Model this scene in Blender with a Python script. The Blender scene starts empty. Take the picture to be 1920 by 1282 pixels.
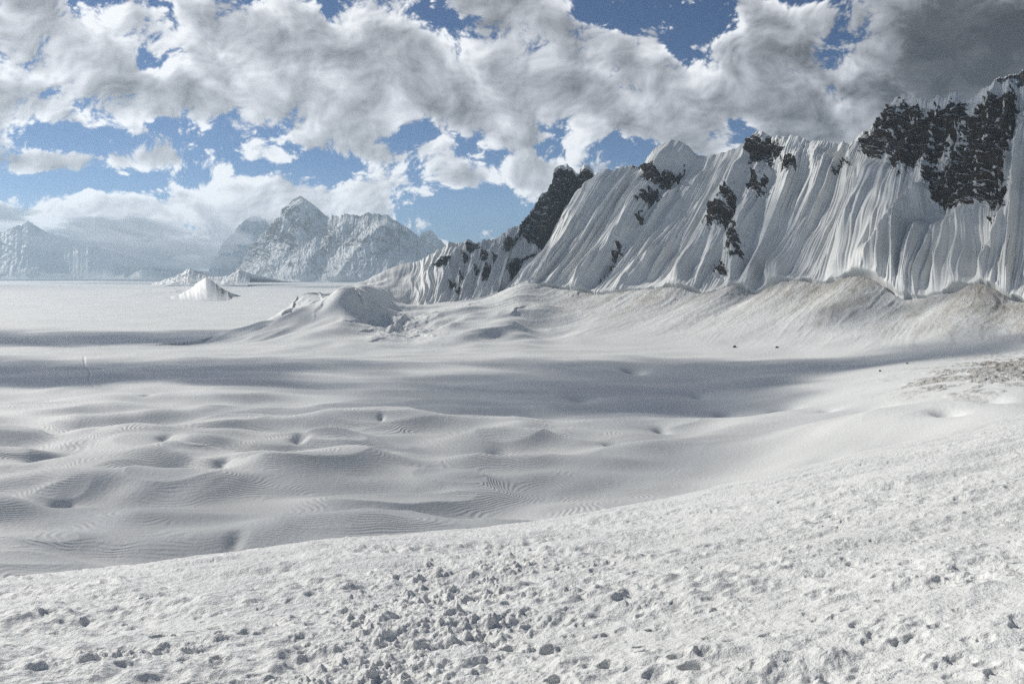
import bpy, math
import numpy as np
from mathutils import Vector

# ------------------------------------------------------------------ camera
S = bpy.context.scene
C = S.collection
F = 1493.0                       # focal length in pixels of a 1920 wide frame
PITCH = math.atan((641 - 500) / F)
cam = bpy.data.cameras.new('camera')
cam.sensor_width = 36.0
cam.lens = 36.0 * F / 1920
cam.clip_start = 0.05
cam.clip_end = 80000
camo = bpy.data.objects.new('camera', cam)
camo.rotation_euler = (math.pi / 2 - PITCH, 0, 0)
C.objects.link(camo)
S.camera = camo


def ray(u, v):
    """direction of a point of the photograph, scaled so that y = 1"""
    a = (u - 960) / F
    b = (641 - v) / F
    cp, sp = math.cos(PITCH), math.sin(PITCH)
    y = cp + b * sp
    z = -sp + b * cp
    return a / y, z / y


def at(u, v, Y):
    a, b = ray(u, v)
    return np.array((a * Y, Y, b * Y))


def project(X, Y, Z):
    """world point -> place in the 1920 x 1282 frame (numpy)"""
    cp, sp = math.cos(PITCH), math.sin(PITCH)
    d = Y * cp - Z * sp
    h = Y * sp + Z * cp
    d = np.maximum(d, 1e-3)
    return 960 + F * X / d, 641 - F * h / d


# ------------------------------------------------------------------ sun and sky
SUN_AZ, SUN_EL = math.radians(-53), math.radians(32)
L = np.array((math.sin(SUN_AZ) * math.cos(SUN_EL), math.cos(SUN_AZ) * math.cos(SUN_EL), math.sin(SUN_EL)))
sun = bpy.data.lights.new('sun', 'SUN')
sun.energy = 4.8
sun.angle = math.radians(0.6)
sun.color = (1.0, 0.95, 0.885)
suno = bpy.data.objects.new('sun', sun)
suno.rotation_euler = Vector(L).to_track_quat('Z', 'Y').to_euler()
C.objects.link(suno)

S.view_settings.view_transform = 'Standard'
S.view_settings.look = 'None'
S.view_settings.gamma = 1
S.view_settings.exposure = -0.27
S.view_settings.use_curve_mapping = False
S.cycles.max_bounces = 9
S.cycles.diffuse_bounces = 2
S.cycles.volume_bounces = 7
S.cycles.transparent_max_bounces = 12
S.cycles.use_denoising = False
S.cycles.use_adaptive_sampling = True
S.cycles.adaptive_threshold = 0.01

world = bpy.data.worlds.new('World')
S.world = world
world.use_nodes = True


class G:
    """tiny helper for building node trees"""
    def __init__(s, tree):
        s.t = tree
        tree.nodes.clear()

    def n(s, typ, ins=None, **kw):
        nd = s.t.nodes.new(typ)
        for k, v in kw.items():
            setattr(nd, k, v)
        for k, v in (ins or {}).items():
            s.put(nd.inputs[k], v)
        return nd

    def put(s, sock, v):
        if isinstance(v, bpy.types.NodeSocket):
            s.t.links.new(v, sock)
        else:
            sock.default_value = v

    def m(s, op, a, b=0.0, c=0.0, clamp=False):
        nd = s.t.nodes.new('ShaderNodeMath')
        nd.operation = op
        nd.use_clamp = clamp
        s.put(nd.inputs[0], a)
        s.put(nd.inputs[1], b)
        s.put(nd.inputs[2], c)
        return nd.outputs[0]

    def v(s, op, a, b=(0, 0, 0), sc=None):
        nd = s.t.nodes.new('ShaderNodeVectorMath')
        nd.operation = op
        s.put(nd.inputs[0], a)
        s.put(nd.inputs[1], b)
        if sc is not None:
            s.put(nd.inputs[3], sc)
        return nd.outputs[1] if op in ('DOT_PRODUCT', 'LENGTH', 'DISTANCE') else nd.outputs[0]

    def ramp(s, x, lo, hi, a=0.0, b=1.0, smooth=True):
        nd = s.t.nodes.new('ShaderNodeMapRange')
        nd.interpolation_type = 'SMOOTHSTEP' if smooth else 'LINEAR'
        nd.clamp = True
        for k, q in zip((0, 1, 2, 3, 4), (x, lo, hi, a, b)):
            s.put(nd.inputs[k], q)
        return nd.outputs[0]

    def mix(s, f, a, b):
        nd = s.t.nodes.new('ShaderNodeMix')
        nd.data_type = 'RGBA'
        s.put(nd.inputs[0], f)
        s.put(nd.inputs[6], a)
        s.put(nd.inputs[7], b)
        return nd.outputs[2]

    def noise(s, vec, scale, detail=2.0, rough=0.5, dist=0.0, dim='3D', col=False, lac=2.0):
        nd = s.n('ShaderNodeTexNoise', noise_dimensions=dim)
        s.put(nd.inputs['Vector'], vec)
        nd.inputs['Scale'].default_value = scale
        nd.inputs['Detail'].default_value = detail
        nd.inputs['Roughness'].default_value = rough
        nd.inputs['Distortion'].default_value = dist
        nd.inputs['Lacunarity'].default_value = lac
        return nd.outputs['Color' if col else 'Fac']

    def combine(s, x, y, z):
        return s.n('ShaderNodeCombineXYZ', {0: x, 1: y, 2: z}).outputs[0]

    def sep(s, v):
        return s.n('ShaderNodeSeparateXYZ', {0: v}).outputs


def rgb(r, g, b):
    return (r, g, b, 1.0)


def direction(u, v):
    a, b = ray(u, v)
    d = np.array((a, 1.0, b))
    return d / np.linalg.norm(d)

# ------------------------------------------------------------------ noise (numpy)
_r = np.random.default_rng(7)
_perm = _r.permutation(512).astype(np.int32)
_perm = np.concatenate([_perm, _perm])
_ga = _r.uniform(0, 2 * np.pi, 512)
_gx, _gy = np.cos(_ga).astype(np.float32), np.sin(_ga).astype(np.float32)
f32 = np.float32


def pn(x, y, seed=0):
    """gradient noise, about -0.8 .. 0.8"""
    x = np.asarray(x, f32) + f32(seed * 17.31)
    y = np.asarray(y, f32) - f32(seed * 9.77)
    x, y = np.broadcast_arrays(x, y)
    fx, fy = np.floor(x), np.floor(y)
    ix, iy = fx.astype(np.int32) & 511, fy.astype(np.int32) & 511
    x, y = x - fx, y - fy
    ix1, iy1 = (ix + 1) & 511, (iy + 1) & 511
    A, B = _perm[ix], _perm[ix1]

    def gr(p, q, dx, dy):
        h = _perm[p + q]
        return _gx[h] * dx + _gy[h] * dy
    u = x * x * x * (x * (x * 6 - 15) + 10)
    w = y * y * y * (y * (y * 6 - 15) + 10)
    a = gr(A, iy, x, y)
    b = gr(B, iy, x - 1, y)
    c = gr(A, iy1, x, y - 1)
    d = gr(B, iy1, x - 1, y - 1)
    a = a + u * (b - a)
    c = c + u * (d - c)
    return (a + w * (c - a)) * f32(1.5)


def fbm(x, y, oct=5, gain=0.5, lac=2.03, seed=0):
    s, amp, f = 0, 1.0, 1.0
    for i in range(oct):
        s = s + amp * pn(x * f32(f), y * f32(f), seed + i * 3)
        amp *= gain
        f *= lac
    return s


def billow(x, y, oct=5, gain=0.5, lac=2.07, seed=0):
    """puffy: sharp valleys between round tops, about 0 .. 1"""
    s, amp, f, t = 0, 1.0, 1.0, 0
    for i in range(oct):
        s = s + amp * np.abs(pn(x * f32(f), y * f32(f), seed + i * 3))
        t += amp
        amp *= gain
        f *= lac
    return s * f32(1.6 / t)


def cell(x, y, seed=0, k=9.0):
    """round bumps with creases between them (smooth cellular noise), 0 .. 1"""
    x = np.asarray(x, f32) + f32(seed * 5.3)
    y = np.asarray(y, f32) - f32(seed * 3.1)
    fx, fy = np.floor(x), np.floor(y)
    ix, iy = fx.astype(np.int32), fy.astype(np.int32)
    x, y = x - fx, y - fy
    acc = 0
    for i in (-1, 0, 1):
        A = _perm[(ix + i) & 511]
        for j in (-1, 0, 1):
            h = _perm[A + ((iy + j) & 511)]
            dx = x - i - (0.5 + 0.45 * _gx[h])
            dy = y - j - (0.5 + 0.45 * _gy[h])
            acc = acc + np.exp(f32(-k) * (dx * dx + dy * dy))
    return np.clip(acc, 0, 1.2)


def cells(x, y, oct=3, gain=0.5, lac=2.17, seed=0):
    s, amp, t = 0, 1.0, 0
    for i in range(oct):
        s = s + amp * cell(x, y, seed + i * 2)
        t += amp
        amp *= gain
        x, y = x * f32(lac), y * f32(lac)
    return s / f32(t)


def ridged(x, y, oct=5, gain=0.5, lac=2.07, seed=0):
    """sharp crests, about 0 .. 1"""
    s, amp, f, t, w = 0, 1.0, 1.0, 0, 1.0
    for i in range(oct):
        r = 1 - np.abs(pn(x * f32(f), y * f32(f), seed + i * 3)) * f32(1.5)
        r = np.clip(r, 0, 1) ** 2
        s = s + amp * r * w
        w = np.clip(r * 1.6, 0, 1)
        t += amp
        amp *= gain
        f *= lac
    return s / f32(t)


def sm(x, a, b):
    t = np.clip((x - a) / (b - a), 0, 1)
    return t * t * (3 - 2 * t)


def lerp(a, b, t):
    return a + (b - a) * t


def bl(u, v, lst):
    """sum of soft ellipses (centre, radii, weight[, tilt degrees])"""
    s = 0
    for e in lst:
        cu, cv, ru, rv, w = e[:5]
        du, dv = u - cu, v - cv
        if len(e) > 5:
            t = math.radians(e[5])
            du, dv = du * math.cos(t) + dv * math.sin(t), -du * math.sin(t) + dv * math.cos(t)
        s = s + w * np.exp(-(du / ru) ** 2 - (dv / rv) ** 2)
    return s


# ------------------------------------------------------------------ mesh from a grid
def link(name, me, mat=None, parent=None, **props):
    o = bpy.data.objects.new(name, me)
    C.objects.link(o)
    if mat:
        me.materials.append(mat)
    if parent:
        o.parent = parent
    for k, q in props.items():
        o[k] = q
    return o


def mesh_from(name, P, faces, attrs=None, smooth=True):
    """P (n,3), faces (m,4) quads"""
    me = bpy.data.meshes.new(name)
    P = np.ascontiguousarray(P, f32)
    faces = np.ascontiguousarray(faces, np.int32)
    n, m = len(P), len(faces)
    me.vertices.add(n)
    me.vertices.foreach_set('co', P.ravel())
    me.loops.add(m * 4)
    me.loops.foreach_set('vertex_index', faces.ravel())
    me.polygons.add(m)
    me.polygons.foreach_set('loop_start', np.arange(0, 4 * m, 4, dtype=np.int32))
    me.polygons.foreach_set('loop_total', np.full(m, 4, np.int32))
    if smooth:
        me.polygons.foreach_set('use_smooth', np.ones(m, bool))
    for k, q in (attrs or {}).items():
        if q.ndim == 2:
            at_ = me.attributes.new(k, 'FLOAT_COLOR', 'POINT')
            at_.data.foreach_set('color', np.ascontiguousarray(q, f32).ravel())
        else:
            at_ = me.attributes.new(k, 'FLOAT', 'POINT')
            at_.data.foreach_set('value', np.ascontiguousarray(q, f32).ravel())
    me.update(calc_edges=True)
    return me


def grid_faces(R, K):
    i = np.arange((R - 1) * K, dtype=np.int32).reshape(R - 1, K)[:, :-1]
    return np.stack([i, i + 1, i + 1 + K, i + K], -1).reshape(-1, 4)


def grid_mesh(name, X, Y, Z, attrs=None, keep=None, flip=False):
    R, K = X.shape
    f = grid_faces(R, K)
    if flip:
        f = f[:, ::-1]
    P = np.stack([X, Y, Z], -1).reshape(-1, 3)
    attrs = {k: (q.reshape(-1) if q.ndim == 2 else q.reshape(-1, q.shape[-1])) for k, q in (attrs or {}).items()}
    if keep is not None:
        f = f[keep.reshape(-1)]
        used = np.unique(f)
        idx = np.full(len(P), -1, np.int32)
        idx[used] = np.arange(len(used), dtype=np.int32)
        f = idx[f]
        P = P[used]
        attrs = {k: q[used] for k, q in attrs.items()}
    return mesh_from(name, P, f, attrs)


# ------------------------------------------------------------------ sky: air colour from the Sky Texture, high thin cloud overhead
def build_world():
    g = G(world.node_tree)
    sky = g.n('ShaderNodeTexSky')
    sky.sky_type = 'NISHITA'
    sky.sun_disc = False
    sky.sun_elevation = SUN_EL
    sky.sun_rotation = SUN_AZ
    sky.altitude = 4500
    sky.air_density = 1.0
    sky.dust_density = 0.4
    sky.ozone_density = 2.0
    # a veil of high cloud overhead, above what the shell of clouds covers
    dz = g.sep(g.v('NORMALIZE', g.n('ShaderNodeTexCoord').outputs['Generated']))[2]
    veil = g.m('MULTIPLY', g.ramp(dz, 0.40, 0.52), 0.12)
    deep = g.v('MULTIPLY', sky.outputs[0], (0.66, 0.90, 1.13))
    colr = g.mix(veil, deep, rgb(5.0, 5.0, 5.1))
    bg = g.n('ShaderNodeBackground', {'Color': colr, 'Strength': 0.062})
    g.n('ShaderNodeOutputWorld', {'Surface': bg.outputs[0]})


# u, v, radius u, radius v, weight (clouds more or less than the mean)
COVER = [
    (960, -300, 3000, 300, 0.16), (420, 130, 560, 110, 0.16), (1500, 160, 420, 110, 0.18), (1050, 190, 300, 100, 0.13), (690, 170, 200, 90, 0.07),
    (120, 265, 120, 34, -0.24), (60, 342, 150, 15, -0.17), (250, 350, 140, 14, -0.17), (390, 338, 100, 14, -0.10), (540, 318, 80, 14, -0.17), (620, 310, 60, 18, -0.12),
    (765, 258, 38, 22, -0.20), (880, 395, 110, 48, -0.34), (960, 440, 90, 24, -0.20), (1020, 290, 50, 16, -0.05), (930, 300, 30, 14, -0.05),
    (1190, 35, 110, 42, -0.34), (1090, 20, 50, 36, -0.16), (1250, 95, 26, 30, -0.16), (1330, 70, 60, 20, -0.14), (1480, 6, 70, 16, -0.16),
    (1375, 250, 42, 26, -0.26), (1200, 290, 40, 24, -0.22), (1145, 275, 40, 26, -0.20), (1100, 320, 40, 14, -0.08), (1130, 150, 30, 20, -0.10), (310, 240, 36, 12, -0.16), (400, 15, 30, 14, -0.12), (900, 48, 22, 10, -0.14),
    (10, 30, 40, 60, -0.08), (690, 60, 20, 8, -0.08), (330, 30, 30, 10, -0.08), (650, 330, 40, 14, -0.12), (420, 250, 40, 9, -0.08),
    (150, 440, 420, 62, 0.34), (460, 372, 90, 34, 0.26), (680, 378, 90, 32, 0.28), (330, 408, 110, 26, 0.16), (800, 415, 28, 18, 0.26), (905, 434, 24, 17, 0.36), (1010, 335, 60, 24, 0.32), (1120, 322, 50, 12, 0.14),
    (1325, 265, 38, 24, 0.30), (870, 340, 55, 20, 0.17), (1200, 90, 60, 24, 0.14), (150, 305, 100, 20, 0.20), (330, 300, 100, 20, 0.12), (720, 290, 60, 16, 0.12), (1700, 250, 300, 90, 0.2), (1220, 30, 30, 8, 0.12), (1900, 60, 130, 130, 0.35), (1750, 40, 120, 60, 0.12), (120, 120, 120, 60, 0.08), (1480, 60, 80, 30, 0.10), (20, 200, 60, 50, 0.08),
]
TONE = [
    (1930, 90, 270, 160, -0.55), (1800, 150, 240, 90, -0.20), (1500, 220, 200, 60, -0.05), (1560, 240, 260, 60, -0.06), (900, 30, 260, 60, -0.10), (230, 200, 70, 40, -0.12), (520, 40, 60, 40, -0.02),
    (0, 40, 60, 120, -0.22), (180, 90, 260, 60, 0.14), (150, 405, 440, 50, 0.36), (420, 370, 200, 50, 0.20), (60, 480, 300, 50, 0.05), (500, 200, 160, 80, 0.07), (120, 300, 100, 20, 0.2),
    (1000, 335, 100, 40, 0.20), (1150, 190, 260, 60, -0.03), (1550, 130, 200, 80, -0.10), (350, 90, 260, 60, 0.06), (650, 180, 160, 60, 0.05), (1330, 260, 40, 30, 0.26), (700, 370, 120, 40, 0.20), (0, 305, 60, 14, -0.4), (1200, 80, 100, 30, 0.14), (860, 420, 90, 40, 0.2), (1500, 150, 200, 90, 0.04), (1000, 90, 80, 30, 0.08),
]


def cloud_field(u, v):
    """cloud colour, with its sunlit and shaded sides put in, and cover over the sky; u, v are photograph coordinates that extend past the frame"""
    b = (500 - v) / F
    a = (u - 960) / F
    # puffs shrink towards the horizon (two blended scales keep them round)
    x, y = a * 9.0, b * 9.8
    far = sm(b, 0.13, 0.04)
    wx, wy = fbm(x * 0.9, y * 0.9, 3, seed=40), fbm(x * 0.9, y * 0.9, 3, seed=50)
    wx2, wy2 = fbm(x * 4, y * 4, 3, seed=42), fbm(x * 4, y * 4, 3, seed=52)
    x0, y0 = x + 0.16 * wx + 0.012 * wx2, y + 0.16 * wy + 0.012 * wy2
    cov = np.minimum(bl(u, v, COVER) * 2.2, 0.46) + 0.09 + 0.5 * np.exp(-((u - 1900) / 150) ** 2 - ((v - 60) / 110) ** 2)

    def dens(x, y, oct=8):
        n = fbm(x * 1.15, y * 1.3, oct, 0.47, seed=1) * 0.40
        m = fbm(x * 2.4, y * 2.6, oct - 1, 0.47, seed=5) * 0.34
        n = lerp(n, m, far)
        p = cells(x * 1.9, y * 2.3, max(oct - 2, 1), 0.66, seed=11)
        return n + 0.72 * (p - 0.5) + cov
    d = dens(x0, y0)
    sx, sy = -0.70, 0.72
    acc = 0
    for st, w, oc in ((0.05, 0.9, 5), (0.12, 1.0, 4), (0.25, 1.1, 4), (0.45, 1.2, 3)):
        acc = acc + w * np.clip(dens(x0 + sx * st, y0 + sy * st, oc), 0, 0.55)
    h = np.clip(d, 0, 1)
    rag = pn(x0 * 16, y0 * 16, 77) + 0.6 * pn(x0 * 33, y0 * 33, 78)
    alpha = sm(d + 0.04 * rag, -0.05, 0.16)
    lit = 0.74 * np.exp(-0.80 * acc - 0.1 * h) + 0.27  # sunlight and self-shade of the clouds, worked into their colour
    lit = lit + 0.34 * (dens(x0, y0, 7) - dens(x0 + sx * 0.055, y0 + sy * 0.055, 7)) + 0.20 * (dens(x0, y0, 4) - dens(x0 + sx * 0.22, y0 + sy * 0.22, 4))
    lit = lit + 0.07 * fbm(x0 * 1.1, y0 * 1.4, 3, 0.6, seed=90) + 0.03 * fbm(x0 * 12, y0 * 12, 3, 0.6, seed=93)
    lit = lit + bl(u, v, TONE) + 0.02
    fl = 0.10 + 0.10 * fbm(x0 * 1.3, y0 * 1.5, 5, 0.6, seed=95)
    lit = np.clip(np.where(lit < fl, fl + 0.25 * (lit - fl), lit), 0, 1)
    px = np.array([0.0, 0.15, 0.35, 0.6, 0.8, 1.0])
    cr = np.array([0.05, 0.13, 0.28, 0.48, 0.68, 0.92])
    cg = np.array([0.053, 0.137, 0.292, 0.50, 0.70, 0.94])
    cb = np.array([0.060, 0.15, 0.32, 0.54, 0.745, 0.97])
    col = np.stack([np.interp(lit, px, q) for q in (cr, cg, cb)], -1)
    return (col * 1.22).astype(f32), alpha.astype(f32)
build_world()
# ---SKYEND---


# ------------------------------------------------------------------ materials
def mat(name):
    m = bpy.data.materials.new(name)
    m.use_nodes = True
    return m, G(m.node_tree)


def snow_bsdf(g, col, normal=None, rough=0.55, spec=0.25):
    ins = {'Base Color': col, 'Roughness': rough, 'Specular IOR Level': spec}
    if normal is not None:
        ins['Normal'] = normal
    return g.n('ShaderNodeBsdfPrincipled', ins).outputs[0]


def bump(g, h, dist, strength=1.0, prev=None):
    ins = {'Height': h, 'Distance': dist, 'Strength': strength}
    if prev is not None:
        ins['Normal'] = prev
    return g.n('ShaderNodeBump', ins).outputs[0]


def geo(g):
    return g.n('ShaderNodeNewGeometry')


def attr(g, name):
    return g.n('ShaderNodeAttribute', attribute_name=name).outputs['Fac']


def mat_near_snow():
    m, g = mat('granular_snow')
    P = geo(g).outputs['Position']
    n1 = g.noise(P, 9.0, 6.0, 0.62)
    n2 = g.noise(P, 55.0, 3.0, 0.6)
    nb = bump(g, n1, 0.10, 0.7)
    nb = bump(g, n2, 0.012, 0.5, nb)
    pat = g.noise(P, 0.35, 3.0, 0.5)
    col = g.mix(g.ramp(pat, 0.35, 0.65), rgb(0.775, 0.785, 0.76), rgb(0.82, 0.83, 0.805))
    g.n('ShaderNodeOutputMaterial', {'Surface': snow_bsdf(g, col, nb, 0.5, 0.35)})
    return m


def mat_glacier():
    m, g = mat('glacier_snow')
    P = geo(g).outputs['Position']
    st = attr(g, 'stria')
    sa = attr(g, 'stria_amount')
    dirt = attr(g, 'dirt')
    rub = attr(g, 'rubble')
    wob = g.noise(P, 0.10, 5.0, 0.6)
    ph = g.m('ADD', g.m('MULTIPLY', st, 6.2832), g.m('MULTIPLY', wob, 5.0))
    wave = g.m('SINE', ph)
    nb = bump(g, g.m('MULTIPLY', g.m('MULTIPLY', wave, g.ramp(g.noise(P, 0.05, 3.0), 0.35, 0.65, 0.15, 1.0)), sa), 0.12, 1.0)
    n1 = g.noise(P, 0.5, 6.0, 0.62)
    nb = bump(g, n1, 0.55, 0.5, nb)
    n2 = g.noise(g.v('ADD', g.combine(attr(g, 'fan_u'), g.m('MULTIPLY', attr(g, 'fan_v'), 2.0), 0.0), g.v('SCALE', P, sc=0.12)), 1.6, 8.0, 0.72)
    nb = bump(g, g.m('MULTIPLY', n2, rub), 5.0, 1.0, nb)
    dn = g.noise(g.v('ADD', g.combine(attr(g, 'fan_u'), attr(g, 'fan_v'), 0.0), g.v('SCALE', P, sc=0.05)), 0.45, 8.0, 0.70)
    df = g.m('MULTIPLY', dirt, g.ramp(dn, 0.32, 0.70, 0.12, 1.0), clamp=True)
    col = g.mix(g.ramp(g.noise(P, 0.012, 4.0, 0.5), 0.35, 0.65), rgb(0.725, 0.738, 0.715), rgb(0.785, 0.797, 0.772))
    col = g.mix(df, col, rgb(0.36, 0.325, 0.265))
    g.n('ShaderNodeOutputMaterial', {'Surface': snow_bsdf(g, col, nb, 0.6, 0.15)})
    return m


def rock_mix(g, P, scale, base, rockcols, flat):
    """snow with bare rock where the rock attribute says so; snow keeps lying on the flatter ledges"""
    gm = geo(g)
    N = g.sep(gm.outputs['Normal'])
    rk = attr(g, 'rock')
    n = g.noise(g.v('MULTIPLY', P, (1, 1, 0.6)), scale, 8.0, 0.68)
    n2 = g.noise(P, scale * 5, 5.0, 0.7)
    edge = g.m('ADD', rk, g.m('MULTIPLY', g.m('SUBTRACT', n, 0.5), 1.7))
    mask = g.ramp(edge, 0.46, 0.54)
    led = g.m('ADD', g.m('ADD', N[2], g.m('MULTIPLY', g.m('SUBTRACT', n2, 0.5), 0.6)), g.m('MULTIPLY', g.m('SUBTRACT', n, 0.5), 1.5))
    ledge = g.ramp(led, flat, flat + 0.10)
    mask = g.m('MULTIPLY', mask, g.m('SUBTRACT', 1.0, ledge))
    rc = g.mix(g.ramp(n2, 0.35, 0.68), rgb(*rockcols[0]), rgb(*rockcols[1]))
    rc = g.mix(g.ramp(g.noise(P, scale * 0.7, 2.0), 0.5, 0.7), rc, rgb(*rockcols[2]))
    return g.mix(mask, base, rc), mask, n2


def mat_wall(name, sc, rockcols, flat, dirtc=(0.42, 0.385, 0.33), bumpd=1.2, flute=True):
    m, g = mat(name)
    P = geo(g).outputs['Position']
    dirt = attr(g, 'dirt')
    fl = attr(g, 'flute')
    base = g.mix(g.ramp(g.noise(P, sc * 0.3, 4.0, 0.5), 0.35, 0.65), rgb(0.67, 0.683, 0.665), rgb(0.755, 0.768, 0.75))
    # dirt runs down the flutes
    fv = g.combine(g.m('MULTIPLY', fl, 0.45), g.m('MULTIPLY', g.sep(P)[2], 0.012), 0.0)
    dn = g.noise(fv, 1.0, 5.0, 0.65)
    dm = g.m('MULTIPLY', dirt, g.ramp(dn, 0.42, 0.66), clamp=True)
    base = g.mix(dm, base, rgb(*dirtc))
    col, mask, n2 = rock_mix(g, P, sc, base, rockcols, flat)
    hv = g.m('ADD', g.m('MULTIPLY', n2, g.m('MULTIPLY_ADD', mask, 0.9, 0.10)), 0.0)
    nb = bump(g, hv, bumpd * 2.0, 1.0)
    if flute:
        f2 = g.combine(g.m('MULTIPLY', fl, 1.0), g.m('MULTIPLY', g.sep(P)[2], 0.02), 0.0)
        fn = g.noise(f2, 0.5, 5.0, 0.6)
        nb = bump(g, fn, bumpd, 0.45, nb)
    rough = g.m('MULTIPLY_ADD', mask, 0.3, 0.55)
    g.n('ShaderNodeOutputMaterial', {'Surface': snow_bsdf(g, col, nb, rough, 0.2)})
    return m


# ------------------------------------------------------------------ ground
def tab(u, us, vs):
    return np.interp(u, us, vs)


def smooth_tab(u, us, vs):
    """cubic (Catmull) interpolation so traced lines stay round"""
    us, vs = np.asarray(us, float), np.asarray(vs, float)
    d = np.gradient(vs, us)
    i = np.clip(np.searchsorted(us, u) - 1, 0, len(us) - 2)
    h = us[i + 1] - us[i]
    t = np.clip((u - us[i]) / h, 0, 1)
    t2, t3 = t * t, t * t * t
    return ((2 * t3 - 3 * t2 + 1) * vs[i] + (t3 - 2 * t2 + t) * h * d[i] + (-2 * t3 + 3 * t2) * vs[i + 1] + (t3 - t2) * h * d[i + 1])


H0 = 1.7
EDGE_U = [-900, -300, 0, 300, 600, 960, 1200, 1400, 1600, 1920, 2300, 3000]
EDGE_V = [1150, 1112, 1084, 1054, 1016, 985, 946, 903, 856, 782, 700, 560]
EDGE_Y = [16, 20, 22, 26, 31, 38, 46, 52, 58, 64, 70, 74]


def slope_height(a, Y):
    """the snow slope the camera stands on, rolling over at its edge"""
    u = 960 + F * a
    E = smooth_tab(u, EDGE_U, EDGE_Y)
    D = -ray(u, smooth_tab(u, EDGE_U, EDGE_V))[1]
    k = H0 / E ** 2
    m = D - 2 * H0 / E
    z = -(H0 + m * Y + k * Y * Y)
    # a shallow trough just before the edge
    z = z - 0.22 * np.exp(-((Y / E - 0.70) / 0.07) ** 2) * sm(-u, -1150, -850)
    return z


# far side of the basin: foot of the walls (top of the avalanche fans) as photograph place + distance
FOOT = np.array([  # u, v, Y
    (-900, 640, 1060), (-200, 650, 1010), (200, 656, 1010), (330, 655, 1040), (400, 634, 1150), (460, 614, 1260), (530, 586, 1370), (560, 566, 1420), (600, 553, 1480), (640, 545, 1530),
    (700, 560, 1590), (760, 580, 1620), (820, 572, 1630), (870, 566, 1630), (920, 556, 1620), (985, 533, 1500), (1040, 542, 1480), (1085, 546, 1450),
    (1120, 552, 1420), (1180, 545, 1390), (1230, 541, 1360), (1270, 539, 1330), (1310, 550, 1300), (1350, 541, 1270), (1385, 537, 1250), (1410, 552, 1235), (1440, 538, 1215), (1470, 527, 1190), (1500, 526, 1165),
    (1550, 530, 1130), (1580, 522, 1105), (1610, 516, 1080), (1635, 522, 1062), (1660, 541, 1040), (1690, 558, 1015), (1715, 562, 1000), (1750, 555, 975), (1790, 545, 945), (1835, 533, 912), (1865, 542, 892), (1895, 560, 875), (1925, 566, 855),
    (2000, 545, 810), (2100, 555, 750), (2200, 560, 700), (2400, 560, 630), (3000, 560, 520)], float)
TOE = np.array([(-900, 900), (330, 900), (460, 900), (600, 880), (820, 880), (1000, 860), (1200, 830), (1400, 790), (1500, 770), (1700, 690), (1900, 600), (2100, 540), (2400, 450), (3000, 380)], float)


# the same foot line seen square to the wall (c along it, q away from the camera side)
_fl = np.linspace(900, 3000, 1400)
_fv, _fy = smooth_tab(_fl, FOOT[:, 0], FOOT[:, 1]), smooth_tab(_fl, FOOT[:, 0], FOOT[:, 2])
_fx, _fz = (_fl - 960) / F * _fy, ray(_fl, _fv)[1] * _fy
_fc, _fq = _fx * 0.73 - _fy * 0.68, _fx * 0.68 + _fy * 0.73
_o = np.argsort(_fc)
FOOT_C, FOOT_Q, FOOT_Z = _fc[_o], _fq[_o], _fz[_o]
FOOT_ZS = np.convolve(np.pad(FOOT_Z, 80, mode='edge'), np.ones(161) / 161, 'valid') - 4


def basin_base(a, Y):
    X = a * Y
    r = sm(a, 0.20, 0.66) * (42 - 20 * sm(Y, 300, 850))
    return -100 + r - 50 * np.clip((Y - 3000) / 5000, 0, 2.4)


def foot_line(a):
    u = 960 + F * a
    v = smooth_tab(u, FOOT[:, 0], FOOT[:, 1])
    Yc = smooth_tab(u, FOOT[:, 0], FOOT[:, 2])
    return Yc, ray(u, v)[1] * Yc, u


PITS = [  # u, v, width px, depth factor
    (105, 803, 30, 1.3), (310, 824, 26, 1), (365, 840, 14, 0.8), (562, 828, 30, 1.2), (330, 882, 60, 0.8), (420, 870, 30, 0.8), (112, 937, 34, 1.6),
    (442, 1008, 34, 0.6), (722, 856, 22, 0.7), (715, 792, 12, 0.9), (590, 808, 40, 0.8), (935, 846, 40, 0.7), (1188, 692, 34, 1.2), (1240, 803, 26, 0.9), (1362, 766, 34, 1.0),
    (1472, 760, 40, 1.0), (1553, 767, 26, 1.0), (1640, 769, 40, 1.0), (1778, 774, 40, 0.9), (1560, 862, 60, 0.6), (520, 678, 20, 0.8), (90, 845, 70, 0.7), (1150, 832, 40, 0.8), (275, 745, 20, 0.8), (1905, 790, 40, 0.7), (1860, 750, 50, 0.6), (1310, 742, 30, 0.5), (1090, 742, 50, 0.4)]
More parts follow.
